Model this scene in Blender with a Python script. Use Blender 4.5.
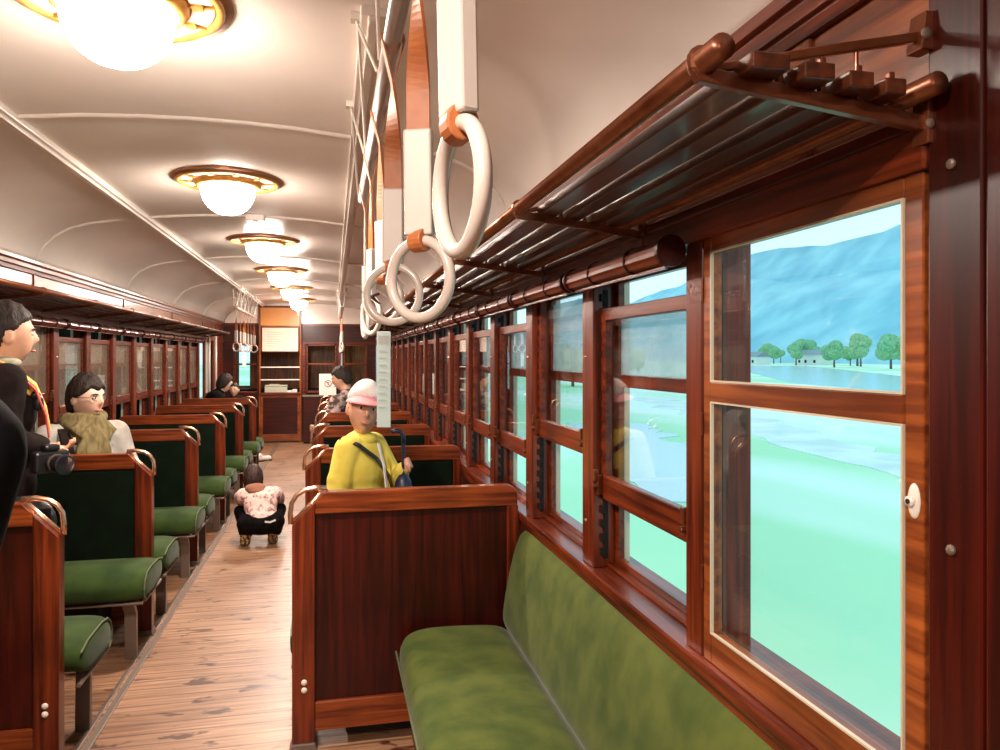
import bpy, bmesh, math, random
from mathutils import Vector, Matrix, Euler
random.seed(7)
sc = bpy.context.scene
for o in list(bpy.data.objects): bpy.data.objects.remove(o)
PI = math.pi
# ---------------------------------------------------------------- camera
TH = math.atan(167/751)
cd = bpy.data.cameras.new('camera'); cam = bpy.data.objects.new('camera', cd)
sc.collection.objects.link(cam); sc.camera = cam
cd.sensor_fit = 'HORIZONTAL'; cd.sensor_width = 36; cd.lens = 27.04
cd.shift_y = -0.018; cd.clip_start = 0.03; cd.clip_end = 3000
cam.location = (0, 0, 1.5); cam.rotation_euler = (PI/2, 0, -TH)
# ---------------------------------------------------------------- world
w = bpy.data.worlds.new('world'); sc.world = w; w.use_nodes = True
bgn = w.node_tree.nodes['Background']
bgn.inputs[0].default_value = (0.56, 0.88, 1.0, 1); bgn.inputs[1].default_value = 0.86
sc.view_settings.view_transform = 'Standard'; sc.view_settings.look = 'None'
sc.view_settings.gamma = 1.0; sc.view_settings.use_curve_mapping = False
sc.view_settings.exposure = 0.72
LAMP = 36.0; LAMPW = 25.0
COL = sc.collection
# ---------------------------------------------------------------- materials
def new_mat(n):
    m = bpy.data.materials.new(n); m.use_nodes = True
    return m, m.node_tree, m.node_tree.nodes['Principled BSDF']
def setin(b, **k):
    al = {'color': 'Base Color', 'rough': 'Roughness', 'metal': 'Metallic', 'coat': 'Coat Weight', 'coatr': 'Coat Roughness',
          'sheen': 'Sheen Weight', 'sheenr': 'Sheen Roughness', 'spec': 'Specular IOR Level', 'sheent': 'Sheen Tint'}
    for a, v in k.items():
        b.inputs[al[a]].default_value = (*v, 1) if isinstance(v, tuple) else v
def noise_mat(n, c1, c2, scale=(5, 5, 5), detail=4, rough=.5, bump=0, lo=.35, hi=.65, dist=0, **k):
    m, t, b = new_mat(n); N = t.nodes; L = t.links
    tc = N.new('ShaderNodeTexCoord'); mp = N.new('ShaderNodeMapping'); mp.inputs['Scale'].default_value = scale
    no = N.new('ShaderNodeTexNoise'); no.inputs['Scale'].default_value = 1; no.inputs['Detail'].default_value = detail
    no.inputs['Distortion'].default_value = dist
    cr = N.new('ShaderNodeValToRGB'); e = cr.color_ramp.elements
    e[0].position = lo; e[0].color = (*c1, 1); e[1].position = hi; e[1].color = (*c2, 1)
    L.new(tc.outputs['Object'], mp.inputs[0]); L.new(mp.outputs[0], no.inputs['Vector'])
    L.new(no.outputs['Fac'], cr.inputs[0]); L.new(cr.outputs[0], b.inputs['Base Color'])
    if bump:
        bu = N.new('ShaderNodeBump'); bu.inputs['Strength'].default_value = bump; bu.inputs['Distance'].default_value = .004
        L.new(no.outputs['Fac'], bu.inputs['Height']); L.new(bu.outputs[0], b.inputs['Normal'])
    setin(b, rough=rough, **k)
    return m
def wood(n, c1, c2, axis, coat=.22, rough=.34):
    s = [46, 46, 46]; s['XYZ'.index(axis)] = 2.2
    m = noise_mat(n, c1, c2, scale=tuple(s), detail=7, rough=rough, bump=.12, lo=.36, hi=.66, dist=.6, coat=coat, coatr=.14, spec=.3)
    t = m.node_tree; N = t.nodes; L = t.links; b = N['Principled BSDF']
    # broad wear variation
    tc = N.new('ShaderNodeTexCoord'); no = N.new('ShaderNodeTexNoise'); no.inputs['Scale'].default_value = 3.1; no.inputs['Detail'].default_value = 3
    mr = N.new('ShaderNodeMapRange'); mr.inputs[1].default_value = .3; mr.inputs[2].default_value = .7; mr.inputs[3].default_value = .62; mr.inputs[4].default_value = 1.25
    mx = N.new('ShaderNodeMix'); mx.data_type = 'RGBA'; mx.blend_type = 'MULTIPLY'; mx.inputs[0].default_value = 1
    src = b.inputs['Base Color'].links[0].from_socket
    L.new(tc.outputs['Object'], no.inputs['Vector']); L.new(no.outputs['Fac'], mr.inputs[0])
    L.new(src, mx.inputs[6]); L.new(mr.outputs[0], mx.inputs[7]); L.new(mx.outputs[2], b.inputs['Base Color'])
    return m
def plain(n, c, rough=.5, **k):
    m, t, b = new_mat(n)
    N = t.nodes; L = t.links
    no = N.new('ShaderNodeTexNoise'); no.inputs['Scale'].default_value = 9
    tc = N.new('ShaderNodeTexCoord'); L.new(tc.outputs['Object'], no.inputs['Vector'])
    mx = N.new('ShaderNodeMix'); mx.data_type = 'RGBA'
    mx.inputs[6].default_value = (*[x*.9 for x in c], 1); mx.inputs[7].default_value = (*[min(1, x*1.08) for x in c], 1)
    L.new(no.outputs['Fac'], mx.inputs[0]); L.new(mx.outputs[2], b.inputs['Base Color'])
    setin(b, rough=rough, **k); return m
def glass(n, rough=0.0, frost=0.0, tint=(1, 1, 1), frostcol=(.8, .85, .85), ior=1.5):
    m = bpy.data.materials.new(n); m.use_nodes = True; t = m.node_tree; N = t.nodes; L = t.links
    N.remove(N['Principled BSDF']); out = N['Material Output']
    tr = N.new('ShaderNodeBsdfTransparent'); tr.inputs[0].default_value = (*tint, 1)
    gl = N.new('ShaderNodeBsdfGlossy'); gl.inputs['Roughness'].default_value = rough
    fr = N.new('ShaderNodeLayerWeight'); fr.inputs[0].default_value = .5
    pw = N.new('ShaderNodeMath'); pw.operation = 'POWER'; pw.inputs[1].default_value = 4.5; L.new(fr.outputs['Facing'], pw.inputs[0])
    ma = N.new('ShaderNodeMath'); ma.operation = 'MULTIPLY_ADD'; ma.inputs[1].default_value = .8; ma.inputs[2].default_value = .02; L.new(pw.outputs[0], ma.inputs[0])
    mx = N.new('ShaderNodeMixShader'); L.new(ma.outputs[0], mx.inputs[0]); L.new(tr.outputs[0], mx.inputs[1]); L.new(gl.outputs[0], mx.inputs[2])
    last = mx
    if frost:
        di = N.new('ShaderNodeBsdfDiffuse'); di.inputs[0].default_value = (*frostcol, 1)
        tl = N.new('ShaderNodeBsdfTranslucent'); tl.inputs[0].default_value = (*frostcol, 1)
        m1 = N.new('ShaderNodeMixShader'); m1.inputs[0].default_value = .6; L.new(di.outputs[0], m1.inputs[1]); L.new(tl.outputs[0], m1.inputs[2])
        m2 = N.new('ShaderNodeMixShader')
        no = N.new('ShaderNodeTexNoise'); no.inputs['Scale'].default_value = 4; no.inputs['Detail'].default_value = 4
        mr = N.new('ShaderNodeMapRange'); mr.inputs[1].default_value = .3; mr.inputs[2].default_value = .7; mr.inputs[3].default_value = frost*.75; mr.inputs[4].default_value = min(1, frost*1.25)
        L.new(no.outputs['Fac'], mr.inputs[0]); L.new(mr.outputs[0], m2.inputs[0])
        L.new(mx.outputs[0], m2.inputs[1]); L.new(m1.outputs[0], m2.inputs[2]); last = m2
    L.new(last.outputs[0], out.inputs[0]); return m
M = {}
RD1, RD2 = (.062, .0068, .0018), (.215, .033, .0065)      # frame wood
DK1, DK2 = (.022, .0018, .0008), (.058, .0048, .0018)    # dark panels
OR1, OR2 = (.13, .026, .006), (.34, .088, .018)        # lighter orange wood
for a in 'XYZ':
    M['wood'+a] = wood('varnished wood '+a, RD1, RD2, a)
    M['dark'+a] = wood('dark panel wood '+a, DK1, DK2, a, coat=.10)
    M['oran'+a] = wood('orange wood '+a, OR1, OR2, a)
M['bench_wood'] = wood('worn rail wood', (.085, .012, .003), (.30, .060, .011), 'X')
M['slat'] = wood('rack slat wood', (.045, .012, .005), (.13, .032, .010), 'Y', coat=.5)
M['rackmetal'] = noise_mat('bronzed metal', (.15, .040, .014), (.20, .060, .022), (30, 30, 30), rough=.32, metal=.55, coat=.3)
M['velvet'] = noise_mat('green velvet', (.017, .038, .008), (.038, .066, .012), (7, 7, 7), detail=6, rough=.9, bump=.05, sheen=.08, sheenr=.4, spec=.2)
M['velvet_olive'] = noise_mat('olive velvet', (.044, .068, .010), (.088, .108, .018), (9, 9, 9), detail=9, rough=.85, bump=.1, dist=.15, sheen=.12, sheenr=.4, spec=.2)
M['velvet_shaded'] = noise_mat('shaded back velvet', (.0012, .0048, .0018), (.003, .009, .003), (9, 9, 9), rough=.95, sheen=.03, sheenr=.4, spec=.15)  # seat velvet darkened: the shade on the backs is in the colour
M['piping'] = plain('cushion piping', (.10, .11, .05), .6)
M['ceil'] = noise_mat('ceiling paint', (.84, .735, .665), (.92, .825, .755), (1.3, 1.3, 1.3), detail=3, rough=.30, bump=.03, coat=.35, coatr=.2)
M['ceiltrim'] = plain('cream moulding paint', (.86, .77, .70), .35)
M['copper'] = plain('copper handle', (.72, .42, .28), .25, metal=.9)
M['brass'] = noise_mat('gold paint', (.50, .24, .05), (.72, .40, .10), (20, 20, 20), rough=.35, metal=.35)
M['lampcopper'] = plain('lamp rim copper', (.42, .20, .10), .3, metal=.6)
M['lamptex'] = noise_mat('lamp cream relief', (.62, .47, .36), (.85, .72, .60), (60, 60, 60), rough=.6, bump=.5)
M['steel'] = plain('painted steel', (.20, .15, .12), .4, metal=.4)
M['iron'] = plain('dark iron', (.014, .009, .007), .6, spec=.2)
M['black'] = plain('black void', (.006, .005, .005), .8)
M['white'] = plain('white enamel', (.80, .74, .66), .3, coat=.4)
M['ring'] = plain('ivory plastic', (.60, .51, .45), .25, coat=.5)
M['sleeve'] = plain('ivory plastic sleeve', (.60, .52, .46), .4)
M['leather'] = noise_mat('tan leather', (.34, .095, .026), (.50, .165, .05), (12, 12, 12), rough=.5)
M['polmetal'] = plain('strap rail paint', (.48, .40, .35), .3, metal=.2)
M['glass'] = glass('window glass')
M['frost'] = glass('dusty upper glass', frost=.42, frostcol=(.62, .70, .72))
M['hazeL'] = glass('hazy lower glass left', frost=.28, frostcol=(.55, .42, .32))
M['frostL'] = glass('dusty upper glass left', frost=.80, frostcol=(.80, .74, .64))
M['paper'] = plain('paper', (.86, .80, .74), .7)
M['paperpink'] = plain('faded paper', (.86, .66, .54), .7)
M['ink'] = plain('printed ink', (.05, .02, .02), .7)
M['greymark'] = plain('grey print', (.45, .45, .44), .7)
M['creamwood'] = plain('cream painted jamb', (.60, .50, .36), .5)
M['beige'] = plain('beige console paint', (.50, .49, .38), .45)
def emis(n, c, s):
    m = bpy.data.materials.new(n); m.use_nodes = True; t = m.node_tree
    b = t.nodes['Principled BSDF']; b.inputs['Base Color'].default_value = (.9, .9, .9, 1)
    b.inputs['Emission Color'].default_value = (*c, 1); b.inputs['Emission Strength'].default_value = s
    return m
M['globe'] = emis('lit milk glass', (1, .86, .74), LAMP)
# floor boards
def floor_mat():
    m, t, b = new_mat('floor boards'); N = t.nodes; L = t.links
    tc = N.new('ShaderNodeTexCoord')
    def noise(scale, det, vs=1, dist=0):
        mp = N.new('ShaderNodeMapping'); mp.inputs['Scale'].default_value = scale
        L.new(tc.outputs['Object'], mp.inputs[0]); no = N.new('ShaderNodeTexNoise'); no.inputs['Scale'].default_value = vs
        no.inputs['Detail'].default_value = det; no.inputs['Distortion'].default_value = dist
        L.new(mp.outputs[0], no.inputs['Vector']); return no.outputs['Fac']
    def ramp(src, a, ca, bb, cb):
        cr = N.new('ShaderNodeValToRGB'); e = cr.color_ramp.elements; e[0].position = a; e[0].color = (*ca, 1); e[1].position = bb; e[1].color = (*cb, 1)
        L.new(src, cr.inputs[0]); return cr.outputs[0]
    def mul(a, bcol, f=1):
        mx = N.new('ShaderNodeMix'); mx.data_type = 'RGBA'; mx.blend_type = 'MULTIPLY'; mx.inputs[0].default_value = f
        L.new(a, mx.inputs[6]); L.new(bcol, mx.inputs[7]); return mx.outputs[2]
    grain = ramp(noise((3, 60, 3), 7, dist=.4), .3, (.19, .088, .042), .7, (.43, .245, .145))
    patch = ramp(noise((1.6, 2.2, 1), 4), .35, (.72, .62, .55), .65, (1.1, 1.08, 1.05))
    stain = ramp(noise((6, 15, 1), 3, dist=.6), .315, (.22, .11, .065), .39, (1, 1, 1))
    # board seams run across the car
    mp = N.new('ShaderNodeMapping'); mp.inputs['Scale'].default_value = (1, 11.5, 1); L.new(tc.outputs['Object'], mp.inputs[0])
    sx = N.new('ShaderNodeSeparateXYZ'); L.new(mp.outputs[0], sx.inputs[0])
    fr = N.new('ShaderNodeMath'); fr.operation = 'FRACT'; L.new(sx.outputs[1], fr.inputs[0])
    seam = ramp(fr.outputs[0], .0, (.30, .2, .15), .16, (1, 1, 1))
    c = mul(mul(mul(grain, patch), stain), seam)
    L.new(c, b.inputs['Base Color'])
    bu = N.new('ShaderNodeBump'); bu.inputs['Strength'].default_value = .25; bu.inputs['Distance'].default_value = .004
    L.new(noise((4, 40, 4), 5), bu.inputs['Height']); L.new(bu.outputs[0], b.inputs['Normal'])
    setin(b, rough=.5, coat=.16, coatr=.25); return m
M['floor'] = floor_mat()
M['ground'] = noise_mat('paddy fields', (.46, .80, .50), (.78, .93, .86), (.09, .03, .1), detail=3, rough=.9, lo=.42, hi=.58)
M['road'] = noise_mat('pale gravel', (.60, .72, .70), (.80, .90, .88), (.5, .5, .5), rough=.9)
M['water'] = plain('pale river water', (.55, .74, .80), .15)
M['hazed_hill'] = noise_mat('hazed forest ridge', (.20, .48, .60), (.34, .66, .74), (.03, .03, .03), detail=8, rough=1)  # blue of the distance haze is mixed into the forest colour
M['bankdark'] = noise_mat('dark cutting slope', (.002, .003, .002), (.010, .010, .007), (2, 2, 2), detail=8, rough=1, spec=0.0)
M['leaf'] = noise_mat('tree foliage', (.10, .32, .16), (.28, .55, .30), (1.5, 1.5, 1.5), rough=.9)
M['trunk'] = plain('tree bark', (.12, .09, .06), .9)
M['housewall'] = plain('pale house wall', (.75, .78, .76), .8)
M['roof'] = plain('grey roof tiles', (.22, .30, .34), .6)
# ---------------------------------------------------------------- mesh helpers
class MB:
    def __init__(s): s.bm = bmesh.new(); s.sm = False
    def box(s, x0, x1, y0, y1, z0, z1, mat=None):
        vs = [s.bm.verts.new((x, y, z)) for x in (x0, x1) for y in (y0, y1) for z in (z0, z1)]
        if mat is not None:
            for v in vs: v.co = mat @ v.co
        for f in ((0, 1, 3, 2), (4, 6, 7, 5), (0, 4, 5, 1), (2, 3, 7, 6), (0, 2, 6, 4), (1, 5, 7, 3)):
            s.bm.faces.new([vs[i] for i in f])
        return s
    def prism(s, pts, a0, a1, axis='Y'):
        def p(u, v, a): return {'Y': (u, a, v), 'X': (a, u, v), 'Z': (u, v, a)}[axis]
        A = [s.bm.verts.new(p(u, v, a0)) for u, v in pts]; B = [s.bm.verts.new(p(u, v, a1)) for u, v in pts]
        n = len(pts)
        s.bm.faces.new(A); s.bm.faces.new(B[::-1])
        for i in range(n): s.bm.faces.new((A[i], B[i], B[(i+1) % n], A[(i+1) % n]))
        return s
    def tube(s, pts, r, seg=10, closed=False, flat=1.0):
        pts = [Vector(p) for p in pts]; n = len(pts); rs = r if isinstance(r, (list, tuple)) else [r]*n
        rings = []; up = None
        for i, p in enumerate(pts):
            if closed: d = (pts[(i+1) % n]-pts[i-1]).normalized()
            else: d = (pts[min(i+1, n-1)]-pts[max(i-1, 0)]).normalized()
            if up is None:
                up = Vector((0, 0, 1)) if abs(d.z) < .9 else Vector((0, 1, 0))
            a = d.cross(up).normalized(); b = a.cross(d).normalized(); up = b
            rings.append([s.bm.verts.new(p + a*math.cos(2*PI*k/seg)*rs[i] + b*math.sin(2*PI*k/seg)*rs[i]*flat) for k in range(seg)])
        m = n if closed else n-1
        for i in range(m):
            A, B = rings[i], rings[(i+1) % n]
            for k in range(seg): s.bm.faces.new((A[k], A[(k+1) % seg], B[(k+1) % seg], B[k]))
        if not closed: s.bm.faces.new(rings[0][::-1]); s.bm.faces.new(rings[-1])
        return s
    def cyl(s, p0, p1, r, r2=None, seg=16): return s.tube([p0, p1], [r, r if r2 is None else r2], seg)
    def lathe(s, prof, c, seg=32, axis=None):
        c = Vector(c); rings = []
        for r, z in prof:
            if r < 1e-6: rings.append([s.bm.verts.new(c+Vector((0, 0, z)))])
            else: rings.append([s.bm.verts.new(c+Vector((r*math.cos(2*PI*k/seg), r*math.sin(2*PI*k/seg), z))) for k in range(seg)])
        for A, B in zip(rings, rings[1:]):
            for k in range(seg):
                a = A[k % len(A)]; a2 = A[(k+1) % len(A)]; b = B[k % len(B)]; b2 = B[(k+1) % len(B)]
                vs = []
                for v in (a, a2, b2, b):
                    if v not in vs: vs.append(v)
                if len(vs) > 2: s.bm.faces.new(vs)
        return s
    def ell(s, c, r, rot=None, u=20, v=12, fn=None):
        c = Vector(c); r = Vector(r); R = rot if rot is not None else Matrix.Identity(3); rings = []
        for j in range(v+1):
            ph = PI*j/v; ring = []
            for k in range(1 if j in (0, v) else u):
                a = 2*PI*k/u; n = Vector((math.sin(ph)*math.cos(a), math.sin(ph)*math.sin(a), math.cos(ph)))
                p = fn(n) if fn else Vector((n.x*r.x, n.y*r.y, n.z*r.z))
                ring.append(s.bm.verts.new(c + R @ p))
            rings.append(ring)
        for A, B in zip(rings, rings[1:]):
            for k in range(u):
                vs = []
                for q in (A[k % len(A)], A[(k+1) % len(A)], B[(k+1) % len(B)], B[k % len(B)]):
                    if q not in vs: vs.append(q)
                if len(vs) > 2: s.bm.faces.new(vs)
        return s
    def cap(s, p0, p1, r0, r1, seg=14):
        p0 = Vector(p0); p1 = Vector(p1); d = p1-p0; L = d.length
        if L < 1e-5: return s.ell(p0, (r0, r0, r0))
        d.normalize(); pts = []; rr = []
        for a in (-88, -60, -30, 0): pts.append(p0 + d*r0*math.sin(math.radians(a))); rr.append(r0*math.cos(math.radians(a)))
        for a in (0, 30, 60, 88): pts.append(p1 + d*r1*math.sin(math.radians(a))); rr.append(r1*math.cos(math.radians(a)))
        return s.tube(pts, rr, seg)
    def build(s, name, mat, parent=None, bevel=0, smooth=False, sub=0, mirror=False, voxel=0, smoothit=0, seg=2):
        bm = s.bm
        if mirror:
            for v in bm.verts: v.co.x = 2*CX - v.co.x
        bmesh.ops.recalc_face_normals(bm, faces=bm.faces)
        me = bpy.data.meshes.new(name); bm.to_mesh(me); bm.free()
        o = bpy.data.objects.new(name, me); COL.objects.link(o); me.materials.append(M[mat] if isinstance(mat, str) else mat)
        if parent is not None: o.parent = parent
        if voxel:
            r = o.modifiers.new('r', 'REMESH'); r.mode = 'VOXEL'; r.voxel_size = voxel; r.use_smooth_shade = True
            if smoothit:
                q = o.modifiers.new('s', 'SMOOTH'); q.factor = .5; q.iterations = smoothit
        if bevel:
            b = o.modifiers.new('b', 'BEVEL'); b.width = bevel; b.segments = seg; b.limit_method = 'ANGLE'; b.angle_limit = math.radians(40)
        if sub:
            b = o.modifiers.new('u', 'SUBSURF'); b.levels = sub; b.render_levels = sub
        if smooth or sub or voxel:
            for p in me.polygons: p.use_smooth = True
        if smooth == 'auto':
            pass
        return o
CX = -0.545
def tag(o, label=None, cat=None, group=None, kind=None):
    if label: o['label'] = label
    if cat: o['category'] = cat
    if group: o['group'] = group
    if kind: o['kind'] = kind
    return o
def empty(name, loc, rz=0, label=None, cat=None, group=None):
    o = bpy.data.objects.new(name, None); COL.objects.link(o); o.location = loc; o.rotation_euler = (0, 0, rz); o.empty_display_size = .1
    return tag(o, label, cat, group)
def struct(name, mb, mat, bevel=0, mirror=False, parent=None, **k):
    o = mb.build(name, mat, parent, bevel=bevel, mirror=mirror, **k)
    if parent is None: o['kind'] = 'structure'
    return o
def copy_tree(o, parent=None):
    c = o.copy(); COL.objects.link(c); c.parent = parent
    for ch in list(o.children): copy_tree(ch, c)
    return c
YEND = 13.7; Y0 = -3.2
# ================================================================ SETTING
m = MB().box(-1.95, .86, Y0, YEND+1.6, -.12, 0); struct('floor', m, 'floor')
# ceiling shell
prof = [(0, 2.450), (.2, 2.446), (.4, 2.436), (.64, 2.412), (.85, 2.385), (.98, 2.362), (1.09, 2.328), (1.18, 2.275), (1.245, 2.205), (1.285, 2.13), (1.297, 2.09)]
full = [(-a, z) for a, z in prof[::-1]] + prof[1:]
def ceil_z(X):
    u = abs(X-CX)
    for (a, za), (b, zb) in zip(prof, prof[1:]):
        if a <= u <= b: return za+(zb-za)*(u-a)/(b-a)
    return 2.09
mb = MB(); outer = [(CX+u*1.03, z+.06) for u, z in full[::-1]]
mb.prism([(CX+u, z) for u, z in full]+outer, Y0, YEND+1.6, 'Y')
c_ = struct('ceiling', mb, 'ceil')
for p in c_.data.polygons:
    p.use_smooth = len(p.vertices) == 4
tn = [0]
def trim(mb, mat, bevel=.003, mirror=False, **k):
    tn[0] += 1
    return struct('trim_%d' % tn[0], mb, mat, bevel=bevel, mirror=mirror, **k)
for k in range(6):   # ceiling ribs
    y = 1.07+2.1*k
    if y < 3.0: continue
    pts = [(CX+u*.998, y, z-.004) for u, z in full]
    tn[0] += 1
    o = struct('trim_%d' % tn[0], MB().tube(pts, .011, 8, flat=1), 'ceiltrim', smooth=True)
# longitudinal ceiling beams
for s in (0, 1):
    xb = .105
    mb = MB(); z = ceil_z(xb); mb.box(xb-.035, xb+.035, 1.98 if s == 0 else Y0, YEND, z-.022, z+.004); mb.box(xb-.015, xb+.015, 1.98 if s == 0 else Y0, YEND, z-.036, z-.02)
    trim(mb, 'ceiltrim', .004, mirror=bool(s))
# walls
def side(s):
    mir = s == 1; nm = 'left' if mir else 'right'
    mb = MB(); mb.box(.765, .87, Y0, YEND, 0, .84); 
    wl = struct('wall_'+nm, mb, 'darkY', mirror=mir)
    mb = MB(); mb.box(.765, .87, Y0, YEND, 1.76, 2.10); struct('header', mb, 'oranY', mirror=mir, parent=wl)
    # lower framing on wall
    mb = MB(); mb.box(.75, .766, Y0, YEND, 0, .12); o = struct('baseboard_'+nm, mb, 'woodY', .003, mirror=mir)
    # sill
    mb = MB(); mb.box(.735, .90, Y0, YEND, .842, .872); mb.box(.745, .766, Y0, YEND, .80, .842); mb.box(.80, .90, Y0, YEND, .872, .885)
    trim(mb, 'woodY', .005, mirror=mir)
    # header bands
    ys = Y0 if mir else .832
    mb = MB(); mb.box(.748, .768, ys, YEND, 1.745, 1.80); mb.box(.752, .768, ys, YEND, 1.80, 1.825)
    trim(mb, 'woodY', .004, mirror=mir)
    mb = MB(); mb.prism([(.766, 2.02), (.750, 2.02), (.752, 2.045), (.742, 2.05), (.742, 2.075), (.730, 2.082), (.728, 2.105), (.766, 2.11)], Y0, YEND, 'Y')
    trim(mb, 'woodY', .002, mirror=mir)
    for k in range(-1, 6):
        y = 1.11+2.1*k
        mb = MB(); mb.box(.757, .768, y-.025, y+.025, 1.825, 2.025); trim(mb, 'oranZ' if not mir else 'woodZ', .003, mirror=mir)
side(0); side(1)
# posts
PY = [1.47+.70*k for k in range(-4, 17)]
def post(y, s, wide=.10, x0=.755):
    mir = s == 1
    mb = MB(); mb.box(x0, .87, y-wide/2, y+wide/2, .872, 1.745)
    o = trim(mb, 'woodZ', .004, mirror=mir)
    if y > 1.5 or (y > 1 and s == 0):
        t = MB(); t.box(.787, .80, y-wide/2-.006, y-wide/2+.001, .90, 1.70)
        for i in range(19):
            z = .91+.042*i; t.box(.776, .79, y-wide/2-.010, y-wide/2+.001, z, z+.022)
        t.build('notch_strip', 'iron', o, mirror=mir)
        if y < 1.5: return o
        t = MB(); t.box(.84, .866, y-wide/2-.012, y-wide/2+.001, .885, 1.745); t.build('outer_jamb', 'creamwood', o, mirror=mir)
        t = MB()
        for z in (.93, 1.55): t.lathe([(0, .004), (.005, .002), (.006, 0)], (0, 0, 0), 8)
        t.bm.free()
        b = MB()
        for z in (1.0, 1.50):
            b.ell((x0, y+.018, z), (.004, .006, .006), u=8, v=6)
        b.build('screw', 'copper', o, mirror=mir)
    return o
for s in (0, 1):
    for y in PY:
        if s == 0 and y < 1: continue
        if y > 12.7: continue
        if s == 1 and 11.5 < y < 12.6: continue
        if s == 0 and abs(y-1.47) < .01: post(1.4825, s, wide=.075)
        else: post(y, s)
# near pillar on the right
mb = MB(); mb.box(.752, .87, .745, .830, .872, 2.02); trim(mb, 'darkZ', .004)
mb = MB(); mb.box(.760, .87, -1.2, .745, .872, 2.02); trim(mb, 'darkZ', .002)
mb = MB(); mb.box(.750, .766, .60, .74, .872, 2.02); o = trim(mb, 'darkZ', .004)
b = MB()
for z in (.98, 1.26, 1.74): b.ell((.750, .79, z), (.005, .007, .007), u=10, v=6)
b.build('screw', 'steel', o)
# windows
wn = [0]
def window(y0, y1, s, kind='B'):
    """opening y0..y1 between posts, right wall coordinates"""
    mir = s == 1; wn[0] += 1
    x0, x1 = (.757, .782) if kind == 'A' else (.778, .802)
    def ring(mb, za, zb, st, rb, rt, xa, xb, ya=y0, yb=y1):
        mb.box(xa, xb, ya, ya+st, za, zb); mb.box(xa, xb, yb-st, yb, za, zb)
        mb.box(xa, xb, ya+st, yb-st, za, za+rb); mb.box(xa, xb, ya+st, yb-st, zb-rt, zb)
    mb = MB()
    if kind == 'A': za, zb, rb, rt = .872, 1.76, .062, .045
    elif kind == 'C': za, zb, rb, rt = 1.19, 1.76, .07, .035
    else: za, zb, rb, rt = 1.08, 1.642, .072, .036
    st = .034
    ring(mb, za, zb, st, rb, rt, x0, x1)
    if kind == 'A': mb.box(x0-.002, x1, y0+st, y1-st, 1.408, 1.450)
    o = struct('window_%d' % wn[0], mb, 'woodY' if kind != 'A' else 'oranY', .003, mirror=mir)
    xm = (x0+x1)/2
    g = MB(); 
    g.box(xm-.002, xm+.002, y0+st-.004, y1-st+.004, za+rb-.004, zb-rt+.004); g.build('pane', 'hazeL' if mir else 'glass', o, mirror=mir)
    if kind == 'A':
        g = MB(); ring(g, za+rb-.001, 1.409, .0035, .0035, .0035, x0-.003, x0+.004, y0+st, y1-st); ring(g, 1.449, zb-rt+.001, .0035, .0035, .0035, x0-.003, x0+.004, y0+st, y1-st)
        g.build('glazing_bead', 'creamwood', o, mirror=mir)
        g = MB()
        for z in (1.04, 1.36, 1.64): g.cyl((x0-.002, y1+.001, z-.024), (x0-.002, y1+.001, z+.024), .0032, seg=10)
        g.build('hinge', 'rackmetal', o, mirror=mir)
        g = MB(); g.ell((x0, y0+.016, 1.308), (.005, .011, .024), u=20, v=12); g.cyl((x0-.010, y0+.016, 1.308), (x0, y0+.016, 1.308), .007, seg=14); g.build('lock_plate', 'white', o, smooth=True, mirror=mir)
        g = MB(); g.cyl((x0-.0115, y0+.016, 1.308), (x0-.0095, y0+.016, 1.308), .0035, seg=10); g.build('keyhole', 'black', o, mirror=mir)
        return o
    # outer fixed sash: frame, meeting rail, dusty upper pane
    f = MB(); ring(f, .885, 1.745, .03, .02, .03, .822, .842); f.box(.822, .842, y0+.03, y1-.03, 1.412, 1.448)
    of = f.build('outer_sash', 'woodY', o, bevel=.002, mirror=mir)
    g = MB(); g.box(.830, .834, y0+.028, y1-.028, 1.446, 1.63 if kind == 'B' else 1.70); g.build('upper_pane', 'frostL' if mir else 'frost', of, mirror=mir)
    # latches on each end of the bottom rail
    for yy, sg in ((y0, 1), (y1, -1)):
        l = MB(); z = za+rb*.6
        l.box(x0-.016, x0+.001, yy+sg*.002, yy+sg*.022, z-.03, z+.03); l.cyl((x0-.030, yy+sg*.012, z-.005), (x0-.01, yy+sg*.012, z-.005), .008, seg=8)
        l.box(x0-.026, x0-.012, yy+sg*.004, yy+sg*.020, z+.01, z+.045)
        l.build('latch', 'rackmetal', o, bevel=.002, mirror=mir)
    return o
window(.842, 1.443, 0, 'A')
types = {1: 'B', 2: 'C'}
for i, y in enumerate(PY):
    if y < 1.4 or y > 12: continue
    k = round((y-1.47)/.7)
    window(y+.052, y+.648, 0, {0: 'B', 1: 'C'}.get(k, 'B'))
for y in PY:
    k = round((y-1.47)/.7)
    if y < 2 or y > 11.2: continue
    window(y+.052, y+.648, 1, {5: 'C', 3: 'C'}.get(k, 'B'))
for s in (0, 1):   # plain closures where nothing is seen
    if s == 1:
        mb = MB(); mb.box(.765, .87, Y0, 2.1, .872, 1.76); trim(mb, 'darkZ', 0, mirror=True)
    # vestibule doors at the far end
    mir = s == 1
    ya, yb = (11.95, 12.85) if s else (12.72, 13.5)
    mb = MB(); mb.box(.79, .82, ya, yb, .02, .95); mb.box(.79, .82, ya, ya+.10, .95, 1.95); mb.box(.79, .82, yb-.10, yb, .95, 1.95); mb.box(.79, .82, ya+.1, yb-.1, 1.80, 1.95)
    if s:
        d = struct('door_1', mb, 'woodZ', .004, mirror=True)
        g = MB(); g.box(.803, .807, ya+.1, yb-.1, .95, 1.80); g.build('pane', 'frostL', d, mirror=True)
    else: mb.bm.free()
mb = MB(); mb.box(.758, .87, 12.85, YEND, .84, 2.02); trim(mb, 'woodZ', .004, mirror=True)
mb = MB(); mb.box(.765, .87, 12.70, YEND, .84, 2.02); trim(mb, 'woodZ', .004)
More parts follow.
